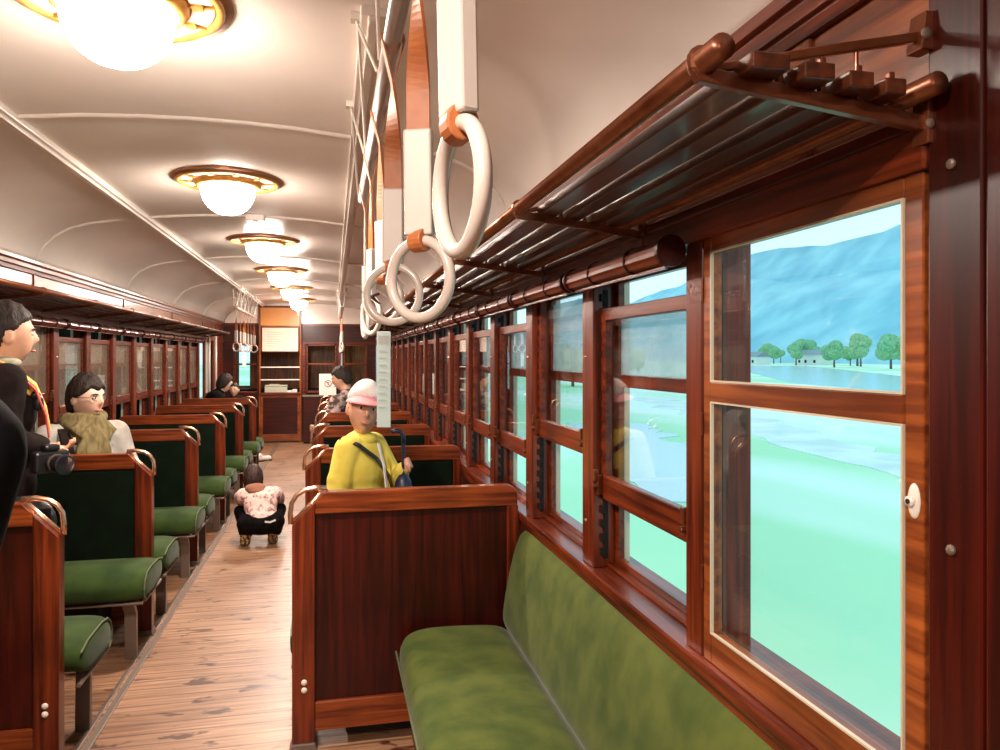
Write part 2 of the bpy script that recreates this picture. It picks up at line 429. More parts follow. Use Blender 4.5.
# floor strips at the edge of the seating
for x in (-.905,):
    mb = MB(); mb.box(x-.028, x+.0, 2.2 if x < -.5 else 2.2, YEND, -.002, .008); mb.box(x-.060, x-.042, 2.2, YEND, -.002, .006)
    trim(mb, 'steel', .002)
# ---------------------------------------------------------------- end partition
def W(x0, x1, z0, z1, mat, y0=YEND, y1=YEND+.05, bevel=.003):
    return MB().box(x0, x1, y0, y1, z0, z1)
mb = MB()
# left window strip -1.67..-1.27 z .91..1.72 ; middle opening -1.22..-.58 ; right windows -.45..0.05, .18...62
def wallpiece(x0, x1, z0, z1): mb.box(x0, x1, YEND, YEND+.05, z0, z1)
wallpiece(-1.85, -1.27, 0, .88); wallpiece(-1.85, -1.27, 1.73, 2.09); wallpiece(-1.85, -1.68, .88, 1.73)
wallpiece(-.53, .76, 0, .80); wallpiece(-.53, .76, 1.73, 2.09)
wallpiece(-.53, -.46, .80, 1.73); wallpiece(.06, .18, .80, 1.73); wallpiece(.60, .76, .80, 1.73)
we = struct('wall_end', mb, 'darkX', .003)
mb = MB()
pts = [(CX+u*.995, z+.0) for u, z in full]
mb.prism(pts, YEND+.001, YEND+.04, 'Y'); 
aw = mb.build('end_arch', 'ceil', we)
mb = MB(); mb.box(-.53, .76, YEND-.012, YEND, 1.73, 1.76); mb.box(-.53, .76, YEND-.012, YEND, 2.05, 2.09); mb.box(-1.85, -1.27, YEND-.012, YEND, 2.05, 2.09)
mb.box(.09, .15, YEND-.012, YEND, .80, 1.73); mb.box(-.53, -.48, YEND-.012, YEND, .8, 1.73); mb.build('end_rail', 'woodX', we, bevel=.003)
for (x0, x1) in ((-1.68, -1.27), (-.46, .06), (.18, .60)):
    wn[0] += 1
    f = MB(); y0, y1 = YEND+.01, YEND+.035
    f.box(x0, x0+.025, y0, y1, .88, 1.73); f.box(x1-.025, x1, y0, y1, .88, 1.73); f.box(x0, x1, y0, y1, 1.36, 1.39); f.box(x0, x1, y0, y1, 1.70, 1.73); f.box(x0, x1, y0, y1, .86, .90)
    o = struct('window_%d' % wn[0], f, 'woodX', .002)
    g = MB(); g.box(x0+.02, x1-.02, YEND+.02, YEND+.024, .89, 1.71); g.build('pane', 'glass', o)
# driver compartment screen (orange frame)
root = empty('cab_screen', (CX-.355, YEND-.03, 0), label='tall orange wood cab screen with board above open hatch in end wall', cat='partition')
def L(x0, x1, z0, z1, y0=-.03, y1=.03): return MB().box(x0, x1, y0, y1, z0, z1)
for x in (-.36, .325): L(x, x+.035, 0, 2.39).build('post', 'oranZ', root, bevel=.004)
L(-.325, .325, 2.05, 2.36, -.01, .01).build('upper_panel', plain('bright orange panel', (.80, .33, .08), .35, coat=.5), root)
L(-.36, .36, 2.36, 2.395, -.035, .035).build('top_rail', 'oranX', root, bevel=.004)
L(-.325, .325, 2.02, 2.05).build('middle_rail', 'oranX', root, bevel=.003)
pn = L(-.30, .30, 1.60, 2.01, -.022, -.012).build('notice_board', 'paperpink', root)
fr = MB(); fr.box(-.315, -.30, -.026, -.01, 1.585, 2.02); fr.box(.30, .315, -.026, -.01, 1.585, 2.02); fr.box(-.315, .315, -.026, -.01, 1.585, 1.60)
for i in range(7): fr.box(-.22, .18-.02*(i % 3), -.0225, -.0215, 1.93-.04*i, 1.933-.04*i)
fr.build('board_frame', 'woodX', pn)
for z in (1.32, 1.10): MB().cyl((-.33, -.02, z), (.33, -.02, z), .012, seg=10).build('guard_bar', 'white', root)
L(-.345, .345, .84, .875, -.05, .05).build('ledge', 'woodX', root, bevel=.004)
lp = MB(); lp.box(-.325, .325, -.005, .02, .14, .84); lp.build('lower_panel', 'darkX', root)
lp = MB(); lp.box(-.33, .33, -.02, .02, .03, .15); lp.box(-.33, .33, -.02, .02, .79, .84); lp.box(-.33, -.29, -.02, .02, .15, .79); lp.box(.29, .33, -.02, .02, .15, .79); lp.build('panel_frame', 'oranX', root, bevel=.004)
# cab beyond
mb = MB(); zc = [(-1.85, 0, -1.7, .0)]
YB = YEND+1.45
mb.box(-1.9, .8, YB, YB+.05, 0, .95); mb.box(-1.9, .8, YB, YB+.05, 1.85, 2.5)
for x0, x1 in ((-1.9, -1.76), (-1.56, .8)): mb.box(x0, x1, YB, YB+.05, .95, 1.85)
for x in (-.9, -.2, .35): mb.box(x, x+.05, YB-.02, YB, .95, 1.85)
struct('wall_cab', mb, 'oranZ', .003)
mb = MB(); mb.box(-1.85, .75, YB-.35, YB-.025, .70, .90)
root = mb.build('driver_desk', 'iron', bevel=.01); tag(root, 'dark driver desk shelf under the cab front windows', 'desk')
mb = MB(); mb.box(-1.17, -.80, YEND+.06, YEND+.30, .878, 1.00); mb.box(-1.05, -.85, YEND+.05, YEND+.20, 1.0, 1.03)
o = empty('ticket_machine', (-.98, YEND+.16, .875), label='beige equipment box behind the cab screen hatch', cat='machine')
b = MB(); b.prism([(-.12, 0), (.12, 0), (.12, .13), (-.05, .13), (-.12, .09)], -.19, .19, 'X'); b.build('casing', 'beige', o, bevel=.008)
b = MB(); b.box(-.12, .05, -.03, .06, .13, .145); b.build('lid', 'beige', o, bevel=.003); mb.bm.free()
for i, (x, wd, h) in enumerate(((-.74, .10, .03), (-.66, .08, .05))):
    b = MB(); b.box(x-wd/2, x+wd/2, YEND+.05, YEND+.15, .876, .876+h); b.box(x-wd/2+.005, x+wd/2-.01, YEND+.055, YEND+.14, .876+h, .88+h)
    tag(b.build('paper_stack', 'paper'), ('low flat' if i == 0 else 'taller')+' pile of white papers on the hatch ledge right of the beige box', 'papers')
# counter and sign
o = empty('counter', (-.20, YEND-.16, 0), label='dark wooden counter with pale top beneath the right partition windows', cat='counter')
MB().box(-.30, .42, -.14, .14, .02, .81).build('body', 'darkX', o, bevel=.004)
MB().box(-.32, .44, -.16, .14, .81, .835).build('top', 'steel', o, bevel=.004)
o = empty('notice_stand', (-.09, YEND-.20, .835), rz=.05, label='white standing notice with a circled prohibition mark on the counter', cat='sign')
MB().box(-.145, .145, -.006, .006, 0, .37).build('board', 'paper', o, bevel=.002)
t = MB(); n = 28; t.tube([(.005+.055*math.cos(2*PI*i/n), -.008, .20+.055*math.sin(2*PI*i/n)) for i in range(n)], .0055, 6, True)
t.cyl((-.035, -.008, .24), (.045, -.008, .16), .005, seg=6); t.cyl((-.012, -.008, .22), (.02, -.008, .22), .006, seg=6); t.cyl((.006, -.008, .225), (.006, -.008, .17), .006, seg=6)
t.build('symbol', plain('brown print', (.25, .08, .04), .6), o)
MB().box(-.10, .10, 0, .07, 0, .01).build('foot', 'paper', o)
# ================================================================ LAMPS
def make_lamp():
    r = empty('ceiling_lamp', (CX, 2.12, 2.45))
    MB().lathe([(0, 0), (.285, 0), (.285, -.012), (.262, -.020), (.25, -.014), (0, -.014)], (0, 0, 0), 48).build('backplate', 'lampcopper', r, smooth=False)
    MB().lathe([(.262, -.012), (.262, -.024), (.252, -.029), (.240, -.022), (.240, -.012)], (0, 0, 0), 48).build('gold_ring', 'brass', r, smooth=True)
    for k in range(10):
        t = MB()
        a0 = 2*PI*(k+.08)/10; a1 = 2*PI*(k+.92)/10
        pts = [(ra*math.cos(a), ra*math.sin(a)) for ra, a in [(.236, a0+(a1-a0)*i/5) for i in range(6)]+[(.176, a1-(a1-a0)*i/5) for i in range(6)]]
        t.prism(pts, -.020, -.013, 'Z')
        t.build('relief_panel', 'lamptex', r, bevel=.002)
    for k in range(10):
        t = MB()
        a = 2*PI*k/10; R = Matrix.Rotation(a, 4, 'Z'); t.box(.165, .242, -.005, .005, -.024, -.012, R)
        t.prism([((.20 if i % 2 else .19)*math.cos(a+.0)+.0+.018*math.cos(i*PI/3), (.20 if i % 2 else .19)*math.sin(a)+.018*math.sin(i*PI/3)) for i in range(6)], -.027, -.013, 'Z')
        t.build('ornament', 'brass', r)
    MB().lathe([(.172, -.012), (.172, -.030), (.162, -.044), (.150, -.050), (.136, -.045), (.136, -.012)], (0, 0, 0), 48).build('collar', 'brass', r, smooth=True)
    t = MB(); n = 12
    t.lathe([(.139*math.cos(PI/2*i/n)**.8 if i < n else 0, -.045-.145*math.sin(PI/2*i/n)) for i in range(n+1)], (0, 0, 0), 40)
    t.build('globe', 'globe', r, smooth=True)
    ld = bpy.data.lights.new('bulb', 'AREA'); ld.shape = 'DISK'; ld.size = .10; ld.energy = LAMPW; ld.color = (1, .86, .74)
    lo = bpy.data.objects.new('bulb', ld); COL.objects.link(lo); lo.parent = r; lo.location = (0, 0, -.196)
    return r
lamp = make_lamp(); ords = ['nearest', 'second', 'third', 'fourth', 'fifth', 'farthest']
for k in (0, 1, 2, 3, 4, 5):
    o = lamp if k == 0 else copy_tree(lamp)
    o.location = (CX, 2.12+2.1*k, 2.449)
    tag(o, ['nearest and largest lit ceiling lamp with gold ornamental ring, cut by the top edge', 'second ceiling lamp from the camera, lit white dome in a copper ring', 'third lit dome lamp along the ceiling centre', 'fourth lit dome lamp along the ceiling centre', 'fifth lit dome lamp along the ceiling, smaller and nearer the cab', 'farthest lit dome lamp, just in front of the orange cab screen'][k], 'lamp', 'dome lamps along the ceiling')
for k in (-1, -2):
    o = copy_tree(lamp); o.location = (CX, 2.12+2.1*k, 2.449)
    tag(o, 'lit dome ceiling lamp behind the viewer, %s' % ('right overhead' if k == -1 else 'at the back'), 'lamp', 'dome lamps along the ceiling')
mb = MB(); mb.box(-1.95, .87, Y0-.08, Y0, 0, 2.5); struct('wall_back', mb, 'woodZ')
# small conduit box beyond second lamp
mb = MB(); mb.box(CX-.02, CX+.10, 5.2, 5.30, 2.405, 2.445); mb.cyl((CX+.04, 5.25, 2.40), (CX+.04, 5.25, 2.41), .02); trim(mb, 'ceil', .006)
# ================================================================ STRAP RAILS AND STRAPS
def strap_rail(ya, yb, s, label):
    def mx(x): return 2*CX-x if s else x
    r = empty('strap_rail', (mx(.115), (ya+yb)/2, 2.13)); r['label'] = label; r['category'] = 'rail'
    yc = (ya+yb)/2; sg = -1 if s else 1
    MB().cyl((0, ya-yc, 0), (0, yb-yc, 0), .0185, seg=20).build('rod', 'polmetal', r, smooth=True)
    y = ya-yc+.27; end = yb-yc; i = 0
    step = .71 if ya < 5 else .44
    while y < end+.02:
        for dx in (-.055*sg, .055*sg):
            zc = ceil_z(mx(.115)+dx)-2.13-.012
            t2 = MB()
            t2.tube([(dx, y, zc), (dx*.9, y, zc-.02), (dx*.3, min(y+step*.45, end), .016)], .0042, 6)
            t2.tube([(dx, y, zc), (dx*.9, y, zc-.02), (dx*.3, max(y-step*.45, ya-yc), .016)], .0042, 6)
            t2.box(dx-.014, dx+.014, y-.016, y+.016, zc-.008, zc+.012)
            t2.build('hanger', 'white', r)
        y += step*1.0; i += 1
    return r
strap_rail(.35, 3.05, 0, 'painted strap rail hung from the ceiling above the nearest hand straps')
strap_rail(9.90, 12.5, 1, 'far strap rail hung on zigzag hangers above the left aisle side')
strap_rail(9.90, 12.5, 0, 'far strap rail hung on zigzag hangers above the right aisle side')
def make_strap(tw=.9, ringtw=0.0, zs=1.0):
    """leather loop hangs square on the rod, then twists by tw down to the sleeve"""
    r = empty('hand_strap', (0, 0, 2.13))
    prof = [(.0235*math.cos(a), .0235*math.sin(a)) for a in [math.radians(-25+i*23) for i in range(11)]]
    t = MB(); t.prism(prof+[(u*.86, v*.86) for u, v in prof[::-1]], -.014, .014, 'Y')
    def band(x0, off):
        zs_ = [-.31*i/30 for i in range(31)]
        rings = []
        for i, z in enumerate(zs_):
            q = min(1, -z/.085); x = x0*(1-q)+off*q; c = tw*max(0, min(1, (-z-.09)/.15)); R = Matrix.Rotation(c, 3, 'Z'); h = .014+.003*q
            rings.append([t.bm.verts.new(R @ Vector((x+dx*.0014, dy*h, z*zs))) for dx, dy in ((-1, -1), (1, -1), (1, 1), (-1, 1))])
        for A, B in zip(rings, rings[1:]):
            for i in range(4): t.bm.faces.new((A[i], A[(i+1) % 4], B[(i+1) % 4], B[i]))
        t.bm.faces.new(rings[0]); t.bm.faces.new(rings[-1][::-1])
    band(.0220, .0014); band(-.0220, -.0014)
    t.build('leather_strap', 'leather', r, smooth=False)
    R4 = Matrix.Rotation(tw, 4, 'Z'); top, bot = -.292*zs, -.438*zs
    t = MB(); t.box(-.0095, .0095, -.0205, .0205, bot, top, R4); t.build('sleeve', 'sleeve', r, bevel=.003)
    def place(bm_):
        R = Matrix.Rotation(tw+ringtw, 3, 'Z')
        for v in bm_.verts: v.co = R @ v.co
    t = MB(); n = 16; zr = bot-.007
    t.prism([(math.cos(2*PI*i/n)*.0155, zr+math.sin(2*PI*i/n)*.017) for i in range(n)], -.012, .012, 'Y'); place(t.bm)
    t.build('ring_loop', 'leather', r, bevel=.002)
    t = MB(); n = 48; R = .0555
    t.tube([(0, R*math.sin(2*PI*i/n), zr-R+R*math.cos(2*PI*i/n)) for i in range(n)], .0078, 14, True); place(t.bm)
    t.build('ring', 'ring', r, smooth=True)
    return r
st = None; first = [True]
def place_strap(x, y, o, label, group, swing=(0, 0)):
    o.location = (x, y, 2.13); o.rotation_euler = (swing[0], swing[1], 0); tag(o, label, 'hand strap', group)
    return o
near_lab = ['large near hand strap with blurred ring, nearest the camera at top centre', 'second hand strap from the camera, orange leather above white sleeve, ring facing us',
            'third hand strap from the camera, its ring overlapping the second ring', 'fourth hand strap, with a black ribbon and long pale tag on its ring',
            'fifth near hand strap, narrow ring seen edge on beside the pale tag', 'sixth hand strap, the farthest one of the near group']
near_tw = [(.38, -.20, .955), (1.2, -.46, 1.04), (1.35, -.2, 1.01), (.6, .3, .96), (.35, .1, 1.0), (.15, 0, 1.0)]
near_sw = [(0, -.02), (0, -.01), (0, -.0), (0, -.02), (0, 0), (0, .0)]
# ring plane is local YZ; rz turns it towards us
for i in range(6):
    y = [.655, 1.08, 1.51, 1.95, 2.39, 2.84][i]
    place_strap(.117 if i else .100, y, make_strap(*near_tw[i]), near_lab[i], 'hand straps of the near row', near_sw[i])
stf = [make_strap(.9), make_strap(.3), make_strap(1.4)]; used = [0, 0, 0]
def far_strap(j):
    used[j] += 1
    return stf[j] if used[j] == 1 else copy_tree(stf[j])
fo = ['nearest', 'second', 'third', 'fourth', 'fifth', 'farthest']
for i in range(6):
    y = 10.1+.44*i
    place_strap(2*CX-.117, y, far_strap(i % 3), 'small far hand strap on the left rail, %s along the row' % fo[i], 'hand straps of the far left row')
for i in range(6):
    y = 10.1+.44*i
    place_strap(.117, y, far_strap(1), 'tiny far hand straps in line on the right rail above the partition windows', 'hand straps of the far right row')
def tagstrip(x, y, z, L_, wd, label, rz=0):
    r = empty('hanging_tag', (x, y, z), rz, label, 'tag')
    MB().box(-wd/2, wd/2, -.002, .002, -L_, -.02).build('card', plain('laminated card', (.62, .76, .74), .12, coat=1.0), r, bevel=.001)
    t = MB(); t.tube([(0, 0, -.02), (.003, .001, .0), (-.002, 0, .03)], .0012, 6); t.build('cord', 'ink', r)
    t = MB(); t.box(-wd/2+.004, wd/2-.004, -.0026, -.0021, -.05, -.03)
    for i in range(9): t.box(-wd/2+.006, wd/2-.012, -.0026, -.0021, -.07-i*.018, -.068-i*.018)
    t.build('print', 'greymark', r)
    return r
tagstrip(.127, 1.94, 1.585, .265, .036, 'long narrow pale tag hanging in front of the yellow jacket child', -.35)
r = empty('ribbon_bow', (.098, 1.93, 1.655), 0, 'small black ribbon tied around the fourth hand strap ring', 'ribbon')
MB().tube([(-.03, 0, .012), (-.012, -.004, 0), (.0, -.008, -.004), (.012, -.004, -.016), (.02, 0, -.02)], [.001, .003, .005, .003, .002], 8).build('bow', 'ink', r)
MB().tube([(-.018, 0, -.006), (.0, -.01, 0), (.016, 0, .006)], [.004, .003, .004], 8).build('knot', 'ink', r)
tagstrip(2*CX-.117, 10.98, 1.58, .22, .05, 'small white tag hanging below the far left row of straps', .1)
tagstrip(.117, 10.54, 1.57, .24, .02, 'thin pale tag hanging below the far right row of straps', .1)
# ================================================================ LUGGAGE RACKS
def rack(s):
    mir = s == 1; nm = 'left' if mir else 'right'
    r = empty('luggage_rack', (0, 0, 0), label=('long slatted luggage rack with bronzed rods above the %s hand windows' % nm), cat='rack')
    ya, yb = .815, 11.9
    def zl(x): return 1.815+(.76-x)*.10  # slat support height
    MB().cyl((.437, ya-.03, 1.857), (.437, yb, 1.857), .0155, seg=16).build('front_rod', 'rackmetal', r, smooth=True, mirror=mir)
    MB().cyl((.728, ya-.03, 1.838), (.728, yb, 1.838), .0145, seg=16).build('rear_rod', 'rackmetal', r, smooth=True, mirror=mir)
    for x, wd in ((.505, .050), (.570, .042), (.628, .034), (.676, .030)):
        MB().box(x-wd/2, x+wd/2, ya-.02, yb, zl(x), zl(x)+.020).build('slat', 'slat', r, bevel=.002, mirror=mir)
    y = .835
    while y < 12:
        t = MB(); a = .007
        t.prism([(.420, 1.845), (.430, 1.832), (.755, 1.792), (.755, 1.812), (.442, 1.850)], y-a, y+a, 'Y')      # lower arm
        t.prism([(.430, 1.850), (.440, 1.842), (.600, 1.878), (.757, 1.912), (.757, 1.925), (.595, 1.890)], y-a*.7, y+a*.7, 'Y')  # upper arm
        t.prism([(.745, 1.775), (.757, 1.775), (.757, 1.85), (.745, 1.85)], y-.014, y+.014, 'Y')
        t.prism([(.735, 1.895), (.757, 1.895), (.757, 1.945), (.742, 1.945)], y-.014, y+.014, 'Y')
        t.ell((.437, y, 1.856), (.022, .012, .022), u=12, v=8)
        for x in (.54, .600, .652, .70): t.box(x-.004, x+.004, y-.005, y+.005, 1.825, zl(x)+.045 if x > .58 else zl(x)+.02)
        for x in (.60, .65): t.cyl((x, y, 1.825), (x, y, 1.889), .0035, seg=6)
        t.build('bracket', 'rackmetal', r, bevel=.002, mirror=mir)
        b = MB(); b.ell((.742, y-.014, 1.915), (.008, .004, .008), u=10, v=6); b.ell((.748, y-.014, 1.80), (.007, .004, .007), u=10, v=6); b.build('bolt', 'steel', r, mirror=mir)
        y += .913
    return r
rack(0); rack(1)
# ================================================================ ROLLER BLINDS
def make_blind():
    r = empty('roller_blind', (0, 0, 0))
    n = 20
    prof = [((.030 if i % 2 else .0272)*math.cos(2*PI*i/n), (.030 if i % 2 else .0272)*math.sin(2*PI*i/n)) for i in range(n)]
    MB().prism(prof, .03, .67, 'Y').build('rolled_slats', 'woodY', r)
    for y in (.014, .670): MB().cyl((0, y, 0), (0, y+.016, 0), .035, seg=24).build('end_cap', 'darkY', r, bevel=.002)
    for y in (.21, .47): MB().cyl((0, y, 0), (0, y+.006, 0), .032, seg=20).build('cord', 'iron', r)
    t = MB(); t.box(-.004, .004, .04, .66, -.037, -.031); t.build('hem_bar', 'woodY', r)
    return r
bl = make_blind(); f = True
for s in (0, 1):
    for y in PY:
        k = round((y-1.47)/.7)
        if y < 1.4 or (s == 0 and y > 12) or (s == 1 and (y < 2 or y > 11.2)): continue
        o = bl if f else copy_tree(bl); f = False
        o.location = ((.705 if s == 0 else 2*CX-.705), y, 1.728)
        i = k+1 if s == 0 else k
        tag(o, ('nearest rolled wooden blind, its dark round end beside the big window' if (s == 0 and k == 0) else
                'rolled wooden blind number %d counting from the camera, above the %s windows' % (i, 'right' if s == 0 else 'left')), 'blind', 'rolled blinds above the %s windows' % ('right' if s == 0 else 'left'))
# ================================================================ SEATS
WS = .885
def arc(cx, cz, r, a0, a1, n): return [(cx+r*math.cos(math.radians(a0+(a1-a0)*i/n)), cz+r*math.sin(math.radians(a0+(a1-a0)*i/n))) for i in range(n+1)]
def cushion(sg, y0, y1, parent, x1=.85, mat='velvet', x0=-.065):
    if sg == 1: x0 = -.018
    """y0 = back side, y1 = front edge (signed)"""
    yf = y1; sy = 1 if y1 > y0 else -1
    prof = [(y0, .31), (y0, .43), (y0+sy*.10, .452), (yf-sy*.16, .458), (yf-sy*.07, .448), (yf-sy*.02, .415), (yf, .37), (yf-sy*.01, .325), (yf-sy*.05, .305)]
    mb = MB()
    n = 8; xs = [x0+.0, x0+.02, x0+.06, x0+.14, x0+.4, x1-.1, x1]
    sc_ = [.80, .93, .985, 1, 1, 1, 1]
    rings = []
    for x, q in zip(xs, sc_):
        rings.append([mb.bm.verts.new((x*sg, y0+(y-y0)*(q if y != y0 else 1), .31+(z-.31)*q)) for y, z in prof])
    for A, B in zip(rings, rings[1:]):
        for i in range(len(prof)): mb.bm.faces.new((A[i], A[(i+1) % len(prof)], B[(i+1) % len(prof)], B[i]))
    mb.bm.faces.new(rings[0]); mb.bm.faces.new(rings[-1][::-1])
    o = mb.build('seat_cushion', mat, parent, smooth=True, sub=2)
    # edge piping at the aisle end
    t = MB(); t.tube([((x0+.012)*sg, y0+(y-y0)*.9, .31+(z-.31)*.90) for y, z in prof[1:]], .004, 6); t.build('piping', 'piping', o)
    # support frame and curved leg
    t = MB(); yl = yf-sy*.13
    t.tube([((x0+.02)*sg, y0, .30), ((x0+.02)*sg, yf-sy*.08, .30)], .008, 8)
    t.tube([((x0+.02)*sg, yf-sy*.05, .298), (x1*sg, yf-sy*.05, .298)], .008, 8)
    t.build('cushion_frame', 'steel', parent)
    t = MB()
    t.prism([(yf-sy*.05, .295), (yf-sy*.10, .295), (yf-sy*.145, .23), (yf-sy*.155, .0), (yf-sy*.125, .0), (yf-sy*.115, .23), (yf-sy*.07, .28)], sg*.0, sg*.055, 'X')
    t.build('leg', 'steel', parent, bevel=.003)
    return o
def make_seat(sg, near=True, far=True, label=None):
    r = empty('train_seat', (0, 0, 0))
    X = lambda pts: [(x*sg, z) for x, z in pts]
    MB().prism(X([(0, .03), (.085, .03), (.085, .945), (0, .86)]), -.03, .03).build('post', 'woodZ', r, bevel=.004)
    MB().prism(X([(.085, .900), (WS-.045, .900), (WS-.003, .900)]+arc(WS-.045, .94, .042, -20, 90, 6)+[(.118, .982), (.085, .948)]), -.028, .028).build('top_rail', 'bench_wood', r, bevel=.004)
    MB().prism(X([(WS-.045, .07), (WS, .07), (WS, .90), (WS-.045, .90)]), -.026, .026).build('wall_stile', 'woodZ', r, bevel=.003)
    MB().prism(X([(.085, .07), (WS-.045, .07), (WS-.045, .18), (.085, .18)]), -.026, .026).build('bottom_rail', 'bench_wood', r, bevel=.004)
    MB().prism(X([(.08, .17), (WS-.04, .17), (WS-.04, .905), (.08, .905)]), -.010, .010).build('panel', 'darkZ', r)
    for fl, sy in ((near, -1), (far, 1)):
        if fl:
            t = MB(); t.prism(X([(.09, .40), (WS-.05, .40), (WS-.05, .893), (.09, .893)]), sy*.008, sy*.027); t.build('back_cushion', 'velvet_shaded', r, bevel=.006)
            cushion(sg, sy*.03, sy*.47, r)
    # corner grab handle
    pts = [(-.004, .862), (-.007, .90), (-.002, .94), (.016, .970), (.045, .988), (.085, .996), (.128, .992)]
    t = MB(); t.tube([(x*sg, 0, z) for x, z in pts], [.012, .010, .009, .009, .009, .010, .012], 10)
    t.tube([(.128*sg, 0, .992), (.062*sg, 0, .926), (-.004*sg, 0, .862)], .0095, 10)
    t.build('grab_handle', 'copper', r, smooth=True)
    t = MB()
    for z in (.232, .262): t.ell((.045*sg, -.031, z), (.0115, .006, .0115), u=12, v=8)
    t.build('bolt', 'white', r, smooth=True)
    MB().box(*sorted((.20*sg, .86*sg)), -.24 if near else .03, .24, .02, .27).build('under_seat_shade', 'iron', r, bevel=.01)  # dark box added in place of the shade beneath the seat
    MB().prism(X([(-.012, 0), (.095, 0), (.085, .03), (.0, .03)]), -.04, .04).build('foot', 'steel', r, bevel=.002)
    return r
seats = {}
for sg in (1, -1):
    first_ = make_seat(sg, near=False); both = make_seat(sg)
    for k in range(6):
        o = first_ if k == 0 else (both if k == 1 else copy_tree(both))
        o.location = ((-.152 if sg == 1 else -.952), 2.98+1.40*k, 0)
        sd = 'right' if sg == 1 else 'left'
        if k == 0:
            lb = 'seat with plain wooden panel back facing us at the end of the long green bench' if sg == 1 else 'nearest left seat, dark wooden back with copper handle at the bottom left corner'
        elif sg == 1:
            lb = ['', 'first seat back behind the yellow jacket child, right of the aisle', 'second seat back beyond the yellow jacket child, right of the aisle', 'third seat back beyond the yellow jacket child on the right', 'right seat back in front of the passenger in patterned jacket, next but last', 'farthest seat back right of the aisle'][k]
        else:
            lb = ['', 'green velvet seat in front of the man with glasses and scarf', 'left seat just behind the man with glasses, its green back in shadow', 'left seat row beside the crouching child', 'left seat row just beyond the crouching child', 'farthest left seat in front of the woman in black coat'][k]
        tag(o, lb, 'train seat', 'facing seats %s of the aisle' % sd)
# long bench, right near; and mirrored on the left
def bench(s, ya, yb):
    mir = s == 1
    r = empty('long_bench', (0, 0, 0), label=('long olive green velvet bench along the wall beneath the near right windows' if not s else 'long green bench along the near left wall behind the standing people'), cat='bench')
    def loft(prof, ys, qs, name, mat, cxz, sub=2):
        mb = MB(); rings = []
        for y, q in zip(ys, qs): rings.append([mb.bm.verts.new((cxz[0]+(x-cxz[0])*q, y, cxz[1]+(z-cxz[1])*q)) for x, z in prof])
        for A, B in zip(rings, rings[1:]):
            for i in range(len(prof)): mb.bm.faces.new((A[i], A[(i+1) % len(prof)], B[(i+1) % len(prof)], B[i]))
        mb.bm.faces.new(rings[0]); mb.bm.faces.new(rings[-1][::-1])
        return mb.build(name, mat, r, sub=sub, mirror=mir)
    cp = [(.70, .30), (.70, .44), (.55, .452), (.38, .458), (.295, .452), (.252, .430), (.237, .385), (.240, .335), (.262, .30)]
    ys = [ya, ya+.02, ya+.06, ya+.2, (ya+yb)/2, yb-.2, yb-.06, yb-.02, yb]
    loft(cp, ys, [.88, .96, .99, 1, 1, 1, .99, .96, .90], 'seat_cushion', 'velvet_olive', (.72, .33))
    bp = [(.762, .42), (.650, .42), (.652, .50), (.672, .62), (.700, .74), (.722, .80), (.742, .822), (.760, .825)]
    loft(bp, ys, [.90, .97, .99, 1, 1, 1, .99, .97, .92], 'backrest', 'velvet_olive', (.78, .42))
    t = MB(); t.tube([(.240+.72*0, ya+.03, .385), (.236, yb-.03, .372)], .004, 6); t.build('piping', 'piping', r, mirror=mir)
    t = MB(); t.box(.30, .74, ya, yb, .02, .30); t.build('base', 'darkY', r, bevel=.004, mirror=mir)
    t = MB(); t.box(.285, .30, ya, yb, .22, .30); t.build('front_rail', 'woodY', r, bevel=.003, mirror=mir)
    return r
bench(0, .15, 2.925); bench(1, 1.2, 2.925)
# white grab poles at the far left door
for i, y in enumerate((12.05, 12.72)):
    o = empty('grab_pole', (2*CX-.74, y, 0), label=['nearer white vertical pole at the far left door', 'farther white vertical pole at the far left door'][i], cat='pole', group='door poles')
    MB().cyl((0, 0, .9), (0, 0, 1.83), .018, seg=12).build('tube', 'white', o, smooth=True)
    t = MB()
    for z in (.9, 1.83): t.cyl((0, 0, z), (-.03, 0, z), .014, seg=10)
    t.build('mount', 'white', o)
# ================================================================ OUTSIDE
mb = MB(); mb.box(-60, 900, -500, 900, -2.2, -2.0); struct('ground', mb, 'ground')
mb = MB(); mb.prism([(2.2, -60), (3.6, -60), (3.6, 200), (2.2, 200)], -2.0, -1.93, 'Z'); struct('ground_track_verge', mb, 'road')
def patch(name, left, right, z, mat, seed):
    rnd = random.Random(seed); mb = MB(); pts = []
    for side_, lst in ((0, left), (1, right[::-1])):
        for (xa, ya_), (xb_, yb_) in zip(lst, lst[1:]):
            for i in range(14):
                t_ = i/14; w_ = .035*(abs(ya_)+8)
                pts.append((xa+(xb_-xa)*t_+rnd.uniform(-w_, w_)*.5, ya_+(yb_-ya_)*t_))
        pts.append(lst[-1])
    mb.prism(pts, -2.0, z, 'Z'); return struct(name, mb, mat)
patch('ground_farm_road', [(12.5, -20), (15.5, 18), (20, 37), (24, 60)], [(15, -20), (18, 17), (23, 36), (27.5, 60)], -1.97, 'road', 2)
patch('ground_gravel_field', [(7.5, 17), (9.5, 26), (12, 38)], [(8.6, 16.5), (13.5, 26), (15.5, 37)], -1.97, 'water', 3)
mb = MB(); mb.prism([(40, -200), (70, -200), (62, 0), (80, 80), (180, 260), (150, 270), (60, 90), (42, 10)], -2.0, -1.94, 'Z'); struct('ground_river', mb, 'water')
